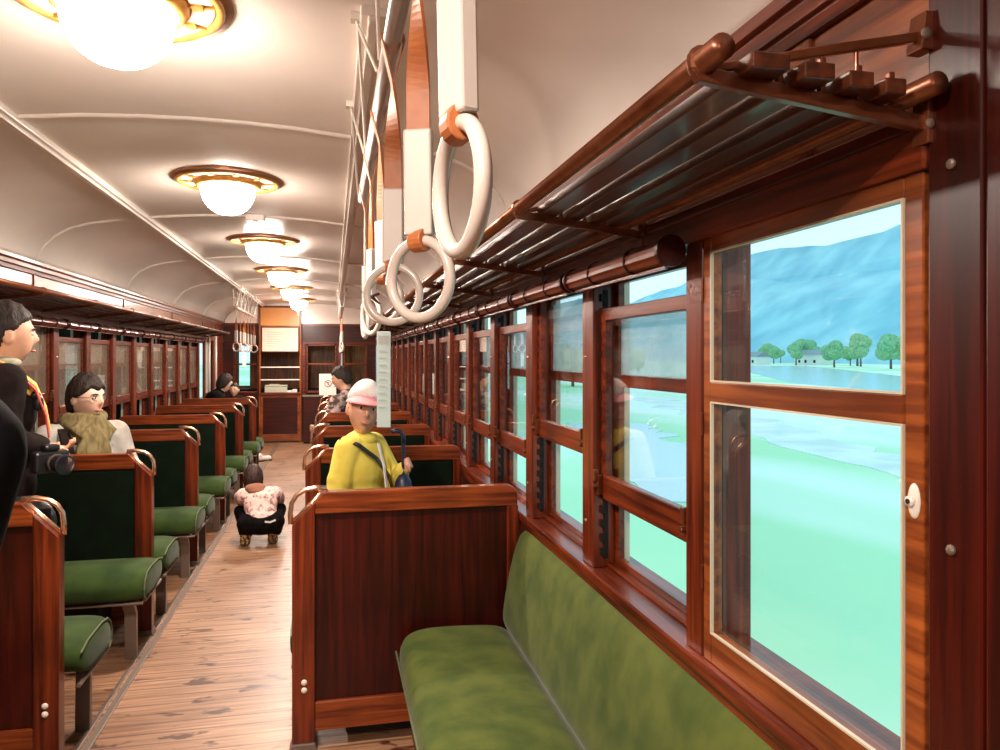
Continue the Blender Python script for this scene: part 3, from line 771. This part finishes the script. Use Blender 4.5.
def hills(name, x0, h0, amp, ya, yb, seed):
    mb = MB(); random.seed(seed); n = 90; g = []
    ph = [random.uniform(0, 6) for _ in range(6)]
    for i in range(n+1):
        y = ya+(yb-ya)*i/n; t = i/n
        h = h0+amp*(math.sin(t*9+ph[0])*.5+math.sin(t*23+ph[1])*.25+math.sin(t*51+ph[2])*.12+random.uniform(-.03, .03))
        dx = 25*math.sin(t*7+ph[3])
        row = [(x0+dx-20, y, -2.5), (x0+dx+20, y, h*.35), (x0+dx+50, y, h*.75), (x0+dx+80, y, h), (x0+dx+130, y, h*.6), (x0+dx+200, y, -2.5)]
        g.append([mb.bm.verts.new(p) for p in row])
    for A, B in zip(g, g[1:]):
        for i in range(5): mb.bm.faces.new((A[i], A[i+1], B[i+1], B[i]))
    return struct(name, mb, 'hazed_hill', smooth=True)
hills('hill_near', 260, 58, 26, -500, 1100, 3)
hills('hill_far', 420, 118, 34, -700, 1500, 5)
# dark cutting on the left side of the line
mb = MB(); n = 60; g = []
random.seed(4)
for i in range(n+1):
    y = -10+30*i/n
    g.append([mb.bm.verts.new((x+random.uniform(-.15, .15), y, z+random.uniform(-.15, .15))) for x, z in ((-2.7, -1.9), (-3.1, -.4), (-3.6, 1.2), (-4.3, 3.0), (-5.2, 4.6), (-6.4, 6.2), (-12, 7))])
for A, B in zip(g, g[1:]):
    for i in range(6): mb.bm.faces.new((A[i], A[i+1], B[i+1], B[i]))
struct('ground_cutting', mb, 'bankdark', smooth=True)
def tree(x, y, h, label):
    r = empty('field_tree', (x, y, -2), random.uniform(0, 6), label, 'tree', 'trees across the fields')
    MB().cyl((0, 0, 0), (0, 0, h*.45), h*.035, h*.02, 8).build('trunk', 'trunk', r)
    t = MB()
    for i in range(9):
        a = random.uniform(0, 6.28); q = random.uniform(0, .25)*h; rr = h*random.uniform(.16, .26)
        t.ell((q*math.cos(a), q*math.sin(a), h*random.uniform(.4, .8)), (rr, rr, rr*.9), u=12, v=8)
    t.build('crown', 'leaf', r, smooth=True)
random.seed(11)
for i in range(16):
    y = 190+i*16; tree(92+.45*(y-80)+random.uniform(0, 40), y, random.uniform(8, 13), 'blurred green tree standing across the fields below the ridge')
for i in range(8):
    y = 85+i*15; tree(26+.5*(y-80)+random.uniform(-3, 3), y, random.uniform(4, 7), 'blurred green tree standing across the fields below the ridge')
def house(x, y, w_, d_, h, label):
    r = empty('farmhouse', (x, y, -2), .2, label, 'house')
    MB().box(-w_/2, w_/2, -d_/2, d_/2, 0, h).build('walls', 'housewall', r)
    MB().prism([(-w_/2-.5, h), (w_/2+.5, h), (0, h+2.2)], -d_/2-.4, d_/2+.4, 'Y').build('roof', 'roof', r)
    t = MB()
    for q in (-.3, .05, .3): t.box(-w_/2-.02, -w_/2+.02, d_*q-.6, d_*q+.6, 1, 2.2)
    t.build('window_row', 'iron', r)
house(205, 290, 9, 14, 4.5, 'pale farmhouse across the fields seen through the big window, left one')
house(182, 300, 8, 11, 3.6, 'low pale farmhouse across the fields seen through the big window, right one')
house(62, 212, 9, 14, 4.5, 'distant pale house across the fields, seen through the second right window')

# ================================================================ PEOPLE
def smooth(a, b, x):
    t = max(0, min(1, (x-a)/(b-a))); return t*t*(3-2*t)
def head_fn(k):
    def f(n):
        x, y, z = .073*n.x, .093*n.y, .116*n.z
        t = max(0, -n.z)
        x *= 1-.36*t**1.4
        y *= (1-.40*t) if n.y < 0 else (1-.05*t)
        if n.y > 0:
            e = math.exp
            y += .023*e(-((n.x/.13)**2+((n.z+.17)/.14)**2)) + .010*e(-((n.x/.10)**2+((n.z-.02)/.16)**2))
            y -= .008*e(-(((abs(n.x)-.38)/.15)**2+((n.z-.06)/.10)**2))
            y += .005*e(-((n.z-.22)/.09)**2)*e(-(n.x/.6)**2)
            y += .006*e(-((n.x/.24)**2+((n.z+.50)/.08)**2)) + .008*e(-((n.x/.28)**2+((n.z+.85)/.14)**2))
        return Vector((x*k, y*k, z*k))
    return f
def hair_fn(k, back=-.55, front=.50, side=-.02, puff=1.13, seed=1):
    rnd = random.Random(seed); ph = [rnd.uniform(0, 6) for _ in range(4)]
    def f(n):
        b = Vector((.073*n.x, .093*n.y, .116*n.z)); b *= 1
        if n.y > 0: hl = side+(front-side)*smooth(.05, .75, n.y)
        else: hl = side+(back-side)*smooth(0, .5, -n.y)
        hl += .05*math.sin(9*n.x+ph[0])*(1 if n.y > .3 else .3)
        w_ = smooth(hl-.06, hl+.06, n.z)
        pf = puff+.015*math.sin(14*n.x+ph[1])+.015*math.sin(17*n.y+ph[2])+.01*math.sin(31*(n.x+n.y)+ph[3])
        st_ = .018*math.sin(46*n.x+9*n.z+ph[0])*math.sin(38*n.y+ph[1]) + .012*math.sin(63*n.z+20*n.x)
        return b*(.86+(pf+st_-.86)*w_)*k
    return f
def hand(mb, wr, d, nrm, k=1, curl=.5, thumb=1):
    wr = Vector(wr); d = Vector(d).normalized(); nrm = Vector(nrm); nrm = (nrm-d*nrm.dot(d)).normalized(); sd = d.cross(nrm).normalized()*thumb
    for off, ln, in ((.030, .064), (.010, .074), (-.010, .068), (-.029, .054)):
        k0 = wr+sd*off*.5*k; p = wr+(d*.080+sd*off)*k
        mb.cap(k0, p, .013*k, .0105*k, 10)
        dd = d.copy(); c = curl
        for i, f in enumerate((.45, .32, .23)):
            dd = (dd*math.cos(c)+(nrm)*math.sin(c)).normalized() if i == 0 else (Matrix.Rotation(0, 3, 'X') @ dd)
            ax = d.cross(nrm)
            if i: dd = Matrix.Rotation(c*1.1, 3, ax) @ dd
            q = p+dd*ln*f*k
            mb.cap(p, q, (.0092-.0010*i)*k, (.0085-.0010*i)*k, 10); p = q
    t0 = wr+(d*.018+sd*.022)*k; t1 = t0+(d*.032+sd*.026+nrm*.012)*k; t2 = t1+(d*.026+sd*.004+nrm*.018)*k
    mb.cap(t0, t1, .013*k, .0105*k, 10); mb.cap(t1, t2, .0105*k, .0085*k, 10)
def torso_shapes(mb, J, k, fat):
    SL, SR, P, C_ = (Vector(J[q]) for q in ('sl', 'sr', 'p', 'c'))
    lat = (SR-SL).normalized(); up = (C_-P).normalized(); fw = up.cross(lat).normalized(); lat = fw.cross(up).normalized()
    R = Matrix((lat, fw, up)).transposed()
    mb.ell(P, (.150*k+fat, .112*k+fat, .12*k+fat), R); mb.ell(P.lerp(C_, .5), (.138*k+fat, .105*k+fat, .15*k+fat), R)
    mb.ell(C_, (.158*k+fat, .112*k+fat, .17*k+fat), R)
    top = (SL+SR)/2
    mb.cap(SL, SR, .052*k+fat, .052*k+fat); mb.ell(C_.lerp(top, .6), (.15*k+fat, .095*k+fat, .10*k+fat), R)
    mb.cap(top, Vector(J['n']), .062*k+fat*.7, .050*k+fat*.4)
    return R
def skinmat(n, c): 
    m = noise_mat(n, tuple(x*.88 for x in c), tuple(min(1, x*1.08) for x in c), (14, 14, 14), rough=.5); m.node_tree.nodes['Principled BSDF'].inputs['Subsurface Weight'].default_value = .06
    return m
def person(loc, rz, J, label, skin, jacket, pants, hair, k=1, hk=1, fat=.018, hairkw={}, shoe='iron', hy=0, hp=0, hr=0, hands=((), ()), voxel=.0065, shk=1.0, cat='person', features=True, hairon=True, lname='jacket'):
    r = empty('person', loc, rz, label, cat)
    H = Vector(J['h']); HR = (Matrix.Rotation(hy, 3, 'Z') @ Matrix.Rotation(hp, 3, 'X') @ Matrix.Rotation(hr, 3, 'Y'))
    b = MB()
    b.ell(H, (1, 1, 1), HR, 56, 40, head_fn(hk))
    for sx in (-1, 1): b.ell(H+HR @ Vector((sx*.074*hk, -.008*hk, -.004*hk)), (.008*hk, .018*hk, .030*hk), HR)
    b.cap(Vector(J['n'])+Vector((0, 0, -.03*k)), H+HR @ Vector((0, -.025*hk, -.06*hk)), .052*k, .047*k)
    torso_shapes(b, J, k, 0)
    for q in 'lr':
        b.cap(J['s'+q], J['e'+q], .045*k, .037*k); b.cap(J['e'+q], J['w'+q], .037*k, .025*k)
        b.cap(J['hip'+q], J['kn'+q], .070*k, .050*k); b.cap(J['kn'+q], J['an'+q], .050*k, .036*k)
        b.cap(J['an'+q], Vector(J['an'+q])+Vector(J.get('toe', (0, .13, -.03)))*k, .036*k, .028*k)
    for i, q in enumerate('lr'):
        hd = hands[i] if hands[i] else (Vector(J['w'+q])-Vector(J['e'+q]), Vector((1 if q == 'l' else -1, 0, 0)), .25)
        hand(b, J['w'+q], hd[0], hd[1], k, hd[2], hd[3] if len(hd) > 3 else 1)
    body = b.build('body', skin, r, voxel=voxel, smoothit=2)
    # clothing
    c = MB(); torso_shapes(c, J, k, fat)
    for q in 'lr':
        E = Vector(J['e'+q]); Wr = Vector(J['w'+q]); c.cap(J['s'+q], E, .052*k+fat, .044*k+fat*.9); c.cap(E, E.lerp(Wr, .90), .044*k+fat*.9, .034*k+fat*.5)
        mid = Vector(J['s'+q]).lerp(E, .7); c.ell(mid, (.050*k+fat,)*3)
    jk = c.build(lname, jacket, r, voxel=.009, smoothit=3)
    c = MB()
    for q in 'lr':
        c.cap(J['p'], J['hip'+q], .10*k+fat*.3, .085*k+fat*.3)
        c.cap(J['hip'+q], J['kn'+q], .083*k+fat*.3, .062*k+fat*.3); c.cap(J['kn'+q], Vector(J['kn'+q]).lerp(Vector(J['an'+q]), .93), .062*k+fat*.3, .050*k)
    c.build('trousers', pants, r, voxel=.010, smoothit=3)
    for q in 'lr':
        A = Vector(J['an'+q]); T = Vector(J.get('toe', (0, .13, -.03)))*k
        MB().cap(A+Vector((0, -.02*k, -.025*k)), A+T, .047*k*shk, .040*k*shk).cap(A, A+Vector((0, 0, .05*k)), .048*k*shk, .048*k*shk).build('shoe', shoe, r, voxel=.009, smoothit=2)
    if hairon:
        MB().ell(H, (1, 1, 1), HR, 64, 44, hair_fn(hk, **hairkw)).build('hair', hair, r, smooth=True)
    if features:
        for sx in (-1, 1):
            e = H+HR @ Vector((sx*.0275*hk, .0795*hk, .006*hk))
            ey = MB().ell(e, (.0125*hk, .0085*hk, .0075*hk), HR, 12, 8).build('eye', 'eyewhite', r, smooth=True)
            MB().ell(e+HR @ Vector((0, .0052*hk, 0)), (.0062*hk, .0042*hk, .0062*hk), HR, 12, 8).build('iris', 'iris', ey, smooth=True)
            MB().tube([H+HR @ Vector((sx*x*hk, y*hk, z*hk)) for x, y, z in ((.013, .094, .021), (.028, .091, .027), (.045, .078, .022))], [.0018*hk, .003*hk, .0015*hk], 6).build('eyebrow', hair, r)
        lp = [H+HR @ Vector((x*hk, y*hk, -.058*hk)) for x, y in ((-.024, .082), (-.012, .0925), (0, .0965), (.012, .0925), (.024, .082))]
        MB().tube(lp, [.0015*hk, .0045*hk, .0052*hk, .0045*hk, .0015*hk], 8, flat=1).build('lips', 'lips', r, smooth=True)
    return r, H, HR
M['eyewhite'] = plain('eye white', (.75, .70, .66), .2)
M['iris'] = plain('dark iris', (.02, .012, .008), .15)
M['lips'] = plain('lip colour', (.50, .17, .13), .45)
M['skin1'] = skinmat('warm skin', (.66, .36, .24)); M['skin2'] = skinmat('light skin', (.74, .45, .33)); M['skin3'] = skinmat('child skin', (.66, .33, .22))
M['hairblack'] = noise_mat('black hair', (.008, .005, .004), (.035, .020, .014), (120, 120, 25), detail=6, rough=.65, bump=1.0, spec=.3)
M['hairbrown'] = noise_mat('dark brown hair', (.016, .008, .006), (.060, .028, .020), (120, 120, 25), detail=6, rough=.6, bump=1.0, spec=.3)
M['blackcoat'] = noise_mat('black coat cloth', (.004, .003, .0035), (.009, .007, .008), (20, 20, 20), rough=.9, bump=.3, spec=.08)
M['browncoat'] = noise_mat('dark brown jacket', (.010, .006, .006), (.020, .013, .012), (14, 14, 14), rough=.9, bump=.4, spec=.08)
M['hoodie'] = noise_mat('light grey hoodie', (.30, .27, .235), (.46, .43, .39), (12, 12, 12), rough=.9, bump=.6)
M['scarf'] = noise_mat('olive wool scarf', (.11, .080, .028), (.21, .16, .068), (45, 45, 12), rough=.95, bump=1)
M['yellowjacket'] = noise_mat('yellow jacket cloth', (.66, .50, .06), (.78, .64, .11), (10, 10, 10), rough=.8, bump=.3)
M['yellowstrap'] = noise_mat('yellow webbing', (.80, .38, .05), (.90, .50, .10), (30, 30, 30), rough=.7)
M['redstrap'] = noise_mat('red webbing', (.35, .02, .02), (.50, .05, .05), (30, 30, 30), rough=.7)
M['navy'] = plain('navy nylon', (.012, .018, .045), .4)
M['hatwhite'] = noise_mat('white knitted cap', (.70, .62, .58), (.86, .80, .76), (20, 20, 20), rough=.9, bump=.4)
M['pink'] = plain('pink brim', (.80, .28, .30), .7)
M['pinkprint'] = noise_mat('pink printed quilting', (.25, .12, .10), (.86, .56, .50), (26, 26, 26), detail=3, lo=.36, hi=.50, rough=.85, bump=.8)
M['greyprint'] = noise_mat('grey patterned cloth', (.06, .035, .03), (.50, .34, .30), (22, 22, 22), detail=2, lo=.42, hi=.58, rough=.9)
M['leopard'] = noise_mat('leopard print boots', (.03, .02, .012), (.50, .26, .08), (55, 55, 55), detail=1, lo=.46, hi=.54, rough=.7)
M['brownhood'] = plain('brown hood lining', (.30, .12, .07), .9)
M['camblack'] = plain('camera black', (.012, .012, .013), .35)
M['lensglass'] = plain('lens glass', (.01, .012, .02), .05, coat=1.0)
def stand(k=1, h=1.61, lean=0):
    z = h
    return dict(h=(0, .02+lean, z), n=(0, lean*.8, z-.15*k), sl=(-.175*k, lean*.7, z-.20*k), sr=(.175*k, lean*.7, z-.20*k), c=(0, lean*.6, z-.32*k), p=(0, 0, .93*k if k == 1 else z-.70*k),
                el=(-.23*k, -.02, z-.47*k), er=(.23*k, -.02, z-.47*k), wl=(-.24*k, .08, z-.70*k), wr=(.24*k, .08, z-.70*k),
                hipl=(-.09*k, 0, z-.73*k), hipr=(.09*k, 0, z-.73*k), knl=(-.10*k, .02, (z-.73*k)*.53), knr=(.10*k, .02, (z-.73*k)*.53), anl=(-.10*k, 0, .075*k), anr=(.10*k, 0, .075*k))
def cross_band(mb, pts, wdt, th, nrm):
    """flat band through points"""
    pts = [Vector(p) for p in pts]; n = Vector(nrm).normalized(); rings = []
    for i, p in enumerate(pts):
        d = (pts[min(i+1, len(pts)-1)]-pts[max(i-1, 0)]).normalized(); s_ = d.cross(n).normalized(); m_ = s_.cross(d).normalized()
        rings.append([mb.bm.verts.new(p+s_*a*wdt/2+m_*b*th/2) for a, b in ((-1, -1), (1, -1), (1, 1), (-1, 1))])
    for A, B in zip(rings, rings[1:]):
        for i in range(4): mb.bm.faces.new((A[i], A[(i+1) % 4], B[(i+1) % 4], B[i]))
    mb.bm.faces.new(rings[0][::-1]); mb.bm.faces.new(rings[-1]); return mb
# --- A standing man with camera
J = stand(1, 1.595)
J.update(er=(.23, -.03, 1.155), wr=(.12, .14, 1.11), el=(-.22, -.02, 1.15), wl=(-.05, .18, 1.09), p=(0, 0, .95))
rA, H, HR = person((-1.415, 3.66, 0), math.radians(-62), J, 'standing man in dark jacket with yellow neck strap, holding a black camera', M['skin1'], M['browncoat'], M['blackcoat'], M['hairblack'],
       hk=1.17, hairkw=dict(back=-.50, front=.50, side=.10, puff=1.13, seed=2), hy=math.radians(6), hp=.0, fat=.03, hands=((Vector((.5, .8, -.1)), Vector((0, 0, 1)), .5), (Vector((-.45, .8, -.1)), Vector((-.3, 0, -1)), .45, -1)))
MB().ell((0, 0, 0), (.001,)*3).bm.free()
t = MB()
t.ell((0, .00, 1.475), (.085, .085, .035)); t.ell((0, -.05, 1.46), (.10, .06, .04)); t.build('collar', noise_mat('grey green shirt', (.22, .22, .15), (.34, .33, .24), (20, 20, 20), rough=.9), rA, voxel=.01, smoothit=3)
cross_band(MB(), [(-.06, -.07, 1.50), (.06, -.075, 1.505), (.105, -.03, 1.49), (.125, .04, 1.45), (.125, .115, 1.38), (.11, .155, 1.28), (.09, .175, 1.18)], .045, .006, (0.3, .9, .4)).build('neck_strap', 'yellowstrap', rA)
cross_band(MB(), [(.135, -.03, 1.485), (.155, .04, 1.44), (.165, .110, 1.36), (.15, .15, 1.25), (.13, .165, 1.15)], .022, .005, (0.4, .9, .4)).build('red_strap', 'redstrap', rA)
MB().ell((.115, .085, 1.355), (.024, .034, .028)).ell((.115, .05, 1.385), (.022, .030, .02)).build('yellow_pouch', 'yellowstrap', rA, voxel=.008, smoothit=2)
MB().ell((.14, .125, 1.300), (.016, .020, .035)).ell((.13, .115, 1.335), (.014, .02, .02)).build('black_clip', 'camblack', rA, smooth=True)
rA.scale = (1.0, 1.0, 1.0)
# camera held by him
o = empty('camera', (-1.150, 3.46, 1.065), math.radians(-138), 'black camera with a long lens held by the standing man', 'camera')
MB().box(-.068, .068, -.03, .03, -.045, .045).build('camera_body', 'camblack', o, bevel=.012)
MB().box(-.03, .03, -.028, .03, .045, .072).build('viewfinder', 'camblack', o, bevel=.010)
MB().cyl((0, .03, -.003), (0, .115, -.003), .037, seg=28).cyl((0, .115, -.003), (0, .135, -.003), .041, seg=28).build('lens', 'camblack', o, bevel=.003)
MB().cyl((0, .1351, -.003), (0, .137, -.003), .033, seg=28).build('lens_glass', 'lensglass', o)
MB().cyl((0, .06, -.003), (0, .075, -.003), .0385, seg=28).build('focus_ring', 'steel', o)
o = empty('shoulder_bag', (-1.25, 3.44, .73), .4, 'black soft bag hanging at the standing man\'s hip', 'bag')
MB().ell((0, 0, .08), (.13, .07, .12)).box(-.11, .11, -.05, .05, -.03, .12).build('bag_body', 'camblack', o, voxel=.012, smoothit=4)
MB().box(-.10, .10, -.075, -.06, .03, .15).build('flap', 'blackcoat', o, bevel=.01)
# --- B near figure in black coat
J = stand(1, 1.60); J.update(sr=(.19, 0, 1.385), er=(.125, .03, 1.14), wr=(.0, .20, 1.08))
person((-.64, 1.02, 0), 0, J, 'black coat shoulder and sleeve of a person standing close at the left edge', M['skin1'], M['blackcoat'], M['blackcoat'], M['hairblack'], fat=.032, voxel=.009)
# --- C seated man with glasses and scarf
J = dict(h=(.0, .04, 1.262), n=(0, .0, 1.125), sl=(-.185, .0, 1.045), sr=(.185, .0, 1.045), c=(0, -.01, .90), p=(0, 0, .575),
         el=(-.25, .03, .79), er=(.25, .03, .79), wl=(-.17, .22, .70), wr=(.12, .24, .70), hipl=(-.10, .02, .54), hipr=(-.02, .06, .54), knl=(-.42, -.24, .53), knr=(-.35, -.20, .53), anl=(-.42, -.26, .09), anr=(-.35, -.22, .09), toe=(-.1, -.05, -.03))
rC, H, HR = person((-1.415, 4.78, 0), math.radians(-140), J, 'seated man with glasses and olive scarf over a light grey hoodie, looking right', M['skin2'], M['hoodie'], M['browncoat'], M['hairblack'],
       k=1, hk=1.12, hairkw=dict(back=-.60, front=.40, side=.02, puff=1.17, seed=5), hy=math.radians(20), hp=-.02, fat=.028, lname='hoodie')
t = MB()
def hpnt(x, y, z): return H+HR @ Vector((x, y, z))
n = 20
for sx in (-1, 1):
    t.tube([hpnt(sx*.030+.020*math.cos(2*PI*i/n), .101-.004*abs(math.cos(2*PI*i/n)), .004+.014*math.sin(2*PI*i/n)) for i in range(n)], .0016, 6, True)
    t.tube([hpnt(sx*.050, .099, .008), hpnt(sx*.078, .06, .010), hpnt(sx*.082, -.005, .008)], .0016, 6)
t.tube([hpnt(-.010, .104, .006), hpnt(0, .107, .009), hpnt(.010, .104, .006)], .0014, 6)
t.build('glasses', 'iron', rC)
t = MB()
n = 28
for j, (rr, zz, th) in enumerate(((.090, 1.150, .034), (.102, 1.105, .038), (.112, 1.065, .036))):
    t.tube([(rr*math.cos(2*PI*i/n), .012+rr*.92*math.sin(2*PI*i/n)+.006*math.sin(5*2*PI*i/n+j), zz+.020*math.sin(2*PI*i/n*1+j*2)+.006*math.cos(7*2*PI*i/n)-.02*math.sin(2*PI*i/n)) for i in range(n)], th, 12, True)
cross_band(t, [(-.09, .10, 1.12), (.0, .150, 1.04), (.05, .168, .96), (.06, .165, .87)], .13, .045, (0, 1, .2))
cross_band(t, [(.08, .10, 1.12), (.03, .150, 1.06), (-.03, .165, .98), (-.05, .160, .88)], .10, .035, (0, 1, .2))
sc1 = t.build('scarf', 'scarf', rC, voxel=.010, smoothit=3)
for i in range(7):
    MB().cyl((.00+.02*i, .17, .875), (-.005+.022*i, .172, .80), .006, .005, seg=8).build('fringe', 'scarf', sc1, smooth=True)
cross_band(MB(), [(.13, -.09, 1.09), (.135, .0, 1.125), (.14, .09, 1.07), (.135, .135, .98), (.13, .14, .85)], .055, .012, (0, 1, .3)).build('backpack_strap', 'browncoat', rC, bevel=.003)
# --- D child in yellow jacket
k = .80
J = dict(h=(.0, .02, 1.245), n=(0, 0, 1.115), sl=(-.135, 0, 1.065), sr=(.135, 0, 1.065), c=(0, 0, .96), p=(0, 0, .70), el=(-.185, .02, .86), er=(.175, .06, .85), wl=(-.13, .15, .74), wr=(.06, .225, .965),
         hipl=(-.075, 0, .66), hipr=(.075, 0, .66), knl=(-.08, .02, .37), knr=(.08, .02, .37), anl=(-.08, 0, .07), anr=(.08, 0, .07))
# world right of picture = body forward-left; body turned to the window
J.update(sl=(-.105, 0, 1.065), sr=(.105, 0, 1.065)); J['er'] = (.16, -.02, .86); J['el'] = (-.16, .10, .86); J['wl'] = (-.073, .192, .965); J['wr'] = (.15, .10, .68)
rD, H, HR = person((.132, 3.70, 0), math.radians(-128), J, 'child in yellow jacket and white cap with pink brim, standing between the right seats', M['skin3'], M['yellowjacket'], M['navy'], M['hairbrown'],
       k=.74, hk=1.07, fat=.026, hairkw=dict(back=-.55, front=.5, side=-.15, puff=1.0, seed=8), hy=math.radians(-46), hp=.05, hr=-.14, hands=((Vector((.15, .75, .45)), Vector((1, -.15, 0)), 1.15), ()), lname='yellow_jacket')
def hp_(x, y, z): return H+HR @ Vector((x, y, z))
t = MB()
def capfn(n):
    w_ = smooth(.26, .40, n.z+.22*(-n.y))
    b = Vector((.073*n.x, .093*n.y, .116*n.z)); return b*(.84+.46*w_)
t.ell(H, (1, 1, 1), HR, 48, 32, capfn); cp = t.build('cap', 'hatwhite', rD, smooth=True)
t = MB(); n = 16; A = []; B = []
for i in range(n+1):
    a = PI*(.06+.88*i/n)
    A.append((math.cos(a)*.078, math.sin(a)*.094, .040+.018*math.sin(a))); B.append((math.cos(a)*.098, math.sin(a)*.165, .040-.008*math.sin(a)-.010))
va = [t.bm.verts.new(hp_(*p)) for p in A]; vb = [t.bm.verts.new(hp_(*p)) for p in B]
va2 = [t.bm.verts.new(hp_(p[0], p[1], p[2]+.006)) for p in A]; vb2 = [t.bm.verts.new(hp_(p[0], p[1], p[2]+.006)) for p in B]
for i in range(n):
    t.bm.faces.new((va[i], va[i+1], vb[i+1], vb[i])); t.bm.faces.new((va2[i], vb2[i], vb2[i+1], va2[i+1])); t.bm.faces.new((vb[i], vb[i+1], vb2[i+1], vb2[i])); t.bm.faces.new((va[i], va2[i], va2[i+1], va[i+1]))
t.build('brim', 'pink', cp)
t = MB(); t.ell((0, .0, 1.10), (.078, .080, .045)); t.build('collar', 'yellowjacket', rD, voxel=.008, smoothit=2)
cross_band(MB(), [(.135, -.02, 1.115), (.115, .07, 1.09), (.05, .128, 1.02), (-.02, .148, .93), (-.08, .135, .84), (-.12, .08, .76)], .022, .006, (0, 1, .4)).build('shoulder_strap', 'camblack', rD)
cross_band(MB(), [(.02, .115, 1.09), (.015, .145, .98), (.0, .152, .85), (.0, .15, .72)], .014, .006, (0, 1, .1)).build('zip', 'hatwhite', rD)
# umbrella in the child's hand
u = empty('umbrella', (.330, 3.625, .735), 0, 'folded dark navy umbrella held upright by the child in yellow', 'umbrella')
MB().lathe([(0, 0), (.012, .01), (.042, .06), (.046, .12), (.038, .17), (.020, .20), (0, .205)], (0, 0, 0), 14).build('folded_canopy', 'navy', u, smooth=True)
MB().cyl((0, 0, .19), (0, 0, .36), .009, seg=10).build('shaft', 'navy', u)
MB().tube([(0, 0, .35), (0, 0, .385), (-.012, 0, .405), (-.035, 0, .412), (-.058, 0, .405)], .011, 10).build('handle', 'navy', u, smooth=True)
# --- E crouching child
k = .62
J = dict(h=(-.065, .19, .50), n=(-.05, .14, .425), sl=(-.135, .11, .375), sr=(.10, .12, .375), c=(-.01, .05, .315), p=(0, -.04, .20), el=(-.16, .25, .33), er=(.13, .26, .31), wl=(-.10, .34, .24), wr=(.03, .35, .24),
         hipl=(-.10, -.01, .19), hipr=(.10, -.01, .19), knl=(-.17, .20, .24), knr=(.15, .20, .24), anl=(-.125, .0, .055), anr=(.085, .01, .055))
rE, H, HR = person((-.555, 6.28, 0), .1, J, 'crouching child seen from behind in the aisle, pink printed jacket and black trousers', M['skin3'], M['pinkprint'], M['blackcoat'], M['hairbrown'],
       k=k, hk=.93, fat=.036, shk=1.45, hairkw=dict(back=-.75, front=.4, side=-.4, puff=1.16, seed=9), shoe=M['leopard'], hp=-.35)
t = MB(); t.ell((-.05, .10, .435), (.085, .075, .045)); t.ell((-.04, .06, .42), (.07, .05, .03)); t.build('hood', 'brownhood', rE, voxel=.008, smoothit=3)
MB().ell((0, -.03, .185), (.18, .13, .10)).cap((-.12, -.02, .18), (-.12, .02, .11), .075, .06).cap((.10, -.02, .18), (.10, .02, .11), .075, .06).build('trouser_seat', 'blackcoat', rE, voxel=.01, smoothit=3)
cross_band(MB(), [(.02, -.166, .215), (.06, -.160, .208), (.10, -.140, .218)], .014, .004, (0, -1, .2)).build('waist_label', 'white', rE)
# --- F woman and G baby far left
J = dict(h=(.0, .10, 1.155), n=(0, .03, 1.04), sl=(-.18, 0, .975), sr=(.18, 0, .975), c=(0, -.02, .86), p=(0, -.03, .575), el=(-.24, .08, .76), er=(.24, .08, .76), wl=(-.10, .28, .78), wr=(.10, .28, .78),
         hipl=(-.10, .0, .54), hipr=(.10, .0, .54), knl=(-.52, .08, .52), knr=(-.33, .08, .52), anl=(-.52, .08, .09), anr=(-.33, .08, .09))
person((-1.49, 10.42, 0), math.radians(-80), J, 'passenger with dark hair and black coat bending over a small child at the far left', M['skin2'], M['blackcoat'], M['blackcoat'], M['hairblack'], hairkw=dict(back=-.8, front=.45, side=-.5, puff=1.15, seed=12), hp=-.30, fat=.04, voxel=.009)
k = .55
J = dict(h=(0, .0, 1.075), n=(0, 0, 1.0), sl=(-.09, 0, .96), sr=(.09, 0, .96), c=(0, 0, .88), p=(0, 0, .74), el=(-.13, .03, .86), er=(.13, .03, .86), wl=(-.10, .12, .80), wr=(.10, .12, .80),
         hipl=(-.05, .0, .71), hipr=(.05, .0, .71), knl=(-.07, .15, .68), knr=(.07, .15, .68), anl=(-.07, .17, .56), anr=(.07, .17, .56))
person((-1.24, 10.20, 0), math.radians(170), J, 'small child with a round pale face held by the passenger in black coat', M['skin2'], M['browncoat'], M['browncoat'], M['hairblack'], k=k, hk=.75, hairkw=dict(back=-.5, front=.55, side=.1, puff=1.07, seed=13), fat=.015)
# --- H passenger far right
J = dict(h=(.0, .05, 1.285), n=(0, .0, 1.14), sl=(-.18, 0, 1.06), sr=(.18, 0, 1.06), c=(0, 0, .93), p=(0, 0, .575), el=(-.24, .06, .82), er=(.24, .06, .82), wl=(-.14, .26, .80), wr=(.14, .26, .80),
         hipl=(-.10, .0, .54), hipr=(.10, .0, .54), knl=(.25, .25, .52), knr=(.40, .16, .52), anl=(.25, .25, .09), anr=(.40, .16, .09))
person((.13, 7.60, 0), math.radians(60), J, 'passenger in grey patterned jacket sitting beyond the child in yellow on the right', M['skin1'], M['greyprint'], M['browncoat'], M['hairblack'], hairkw=dict(back=-.6, front=.45, side=-.05, puff=1.13, seed=14), hy=.3, hp=-.25, fat=.03, voxel=.009)
# shoe sticking into the aisle
o = empty('shoe', (-.985, 11.30, .0), -.9, 'small white shoe poking into the far end of the aisle', 'shoe')
MB().cap((0, -.08, .045), (0, .10, .035), .042, .038).ell((0, -.06, .08), (.04, .05, .04)).build('upper', 'white', o, voxel=.008, smoothit=2)
MB().box(-.042, .042, -.12, .13, 0, .018).build('sole', 'iron', o, bevel=.008)
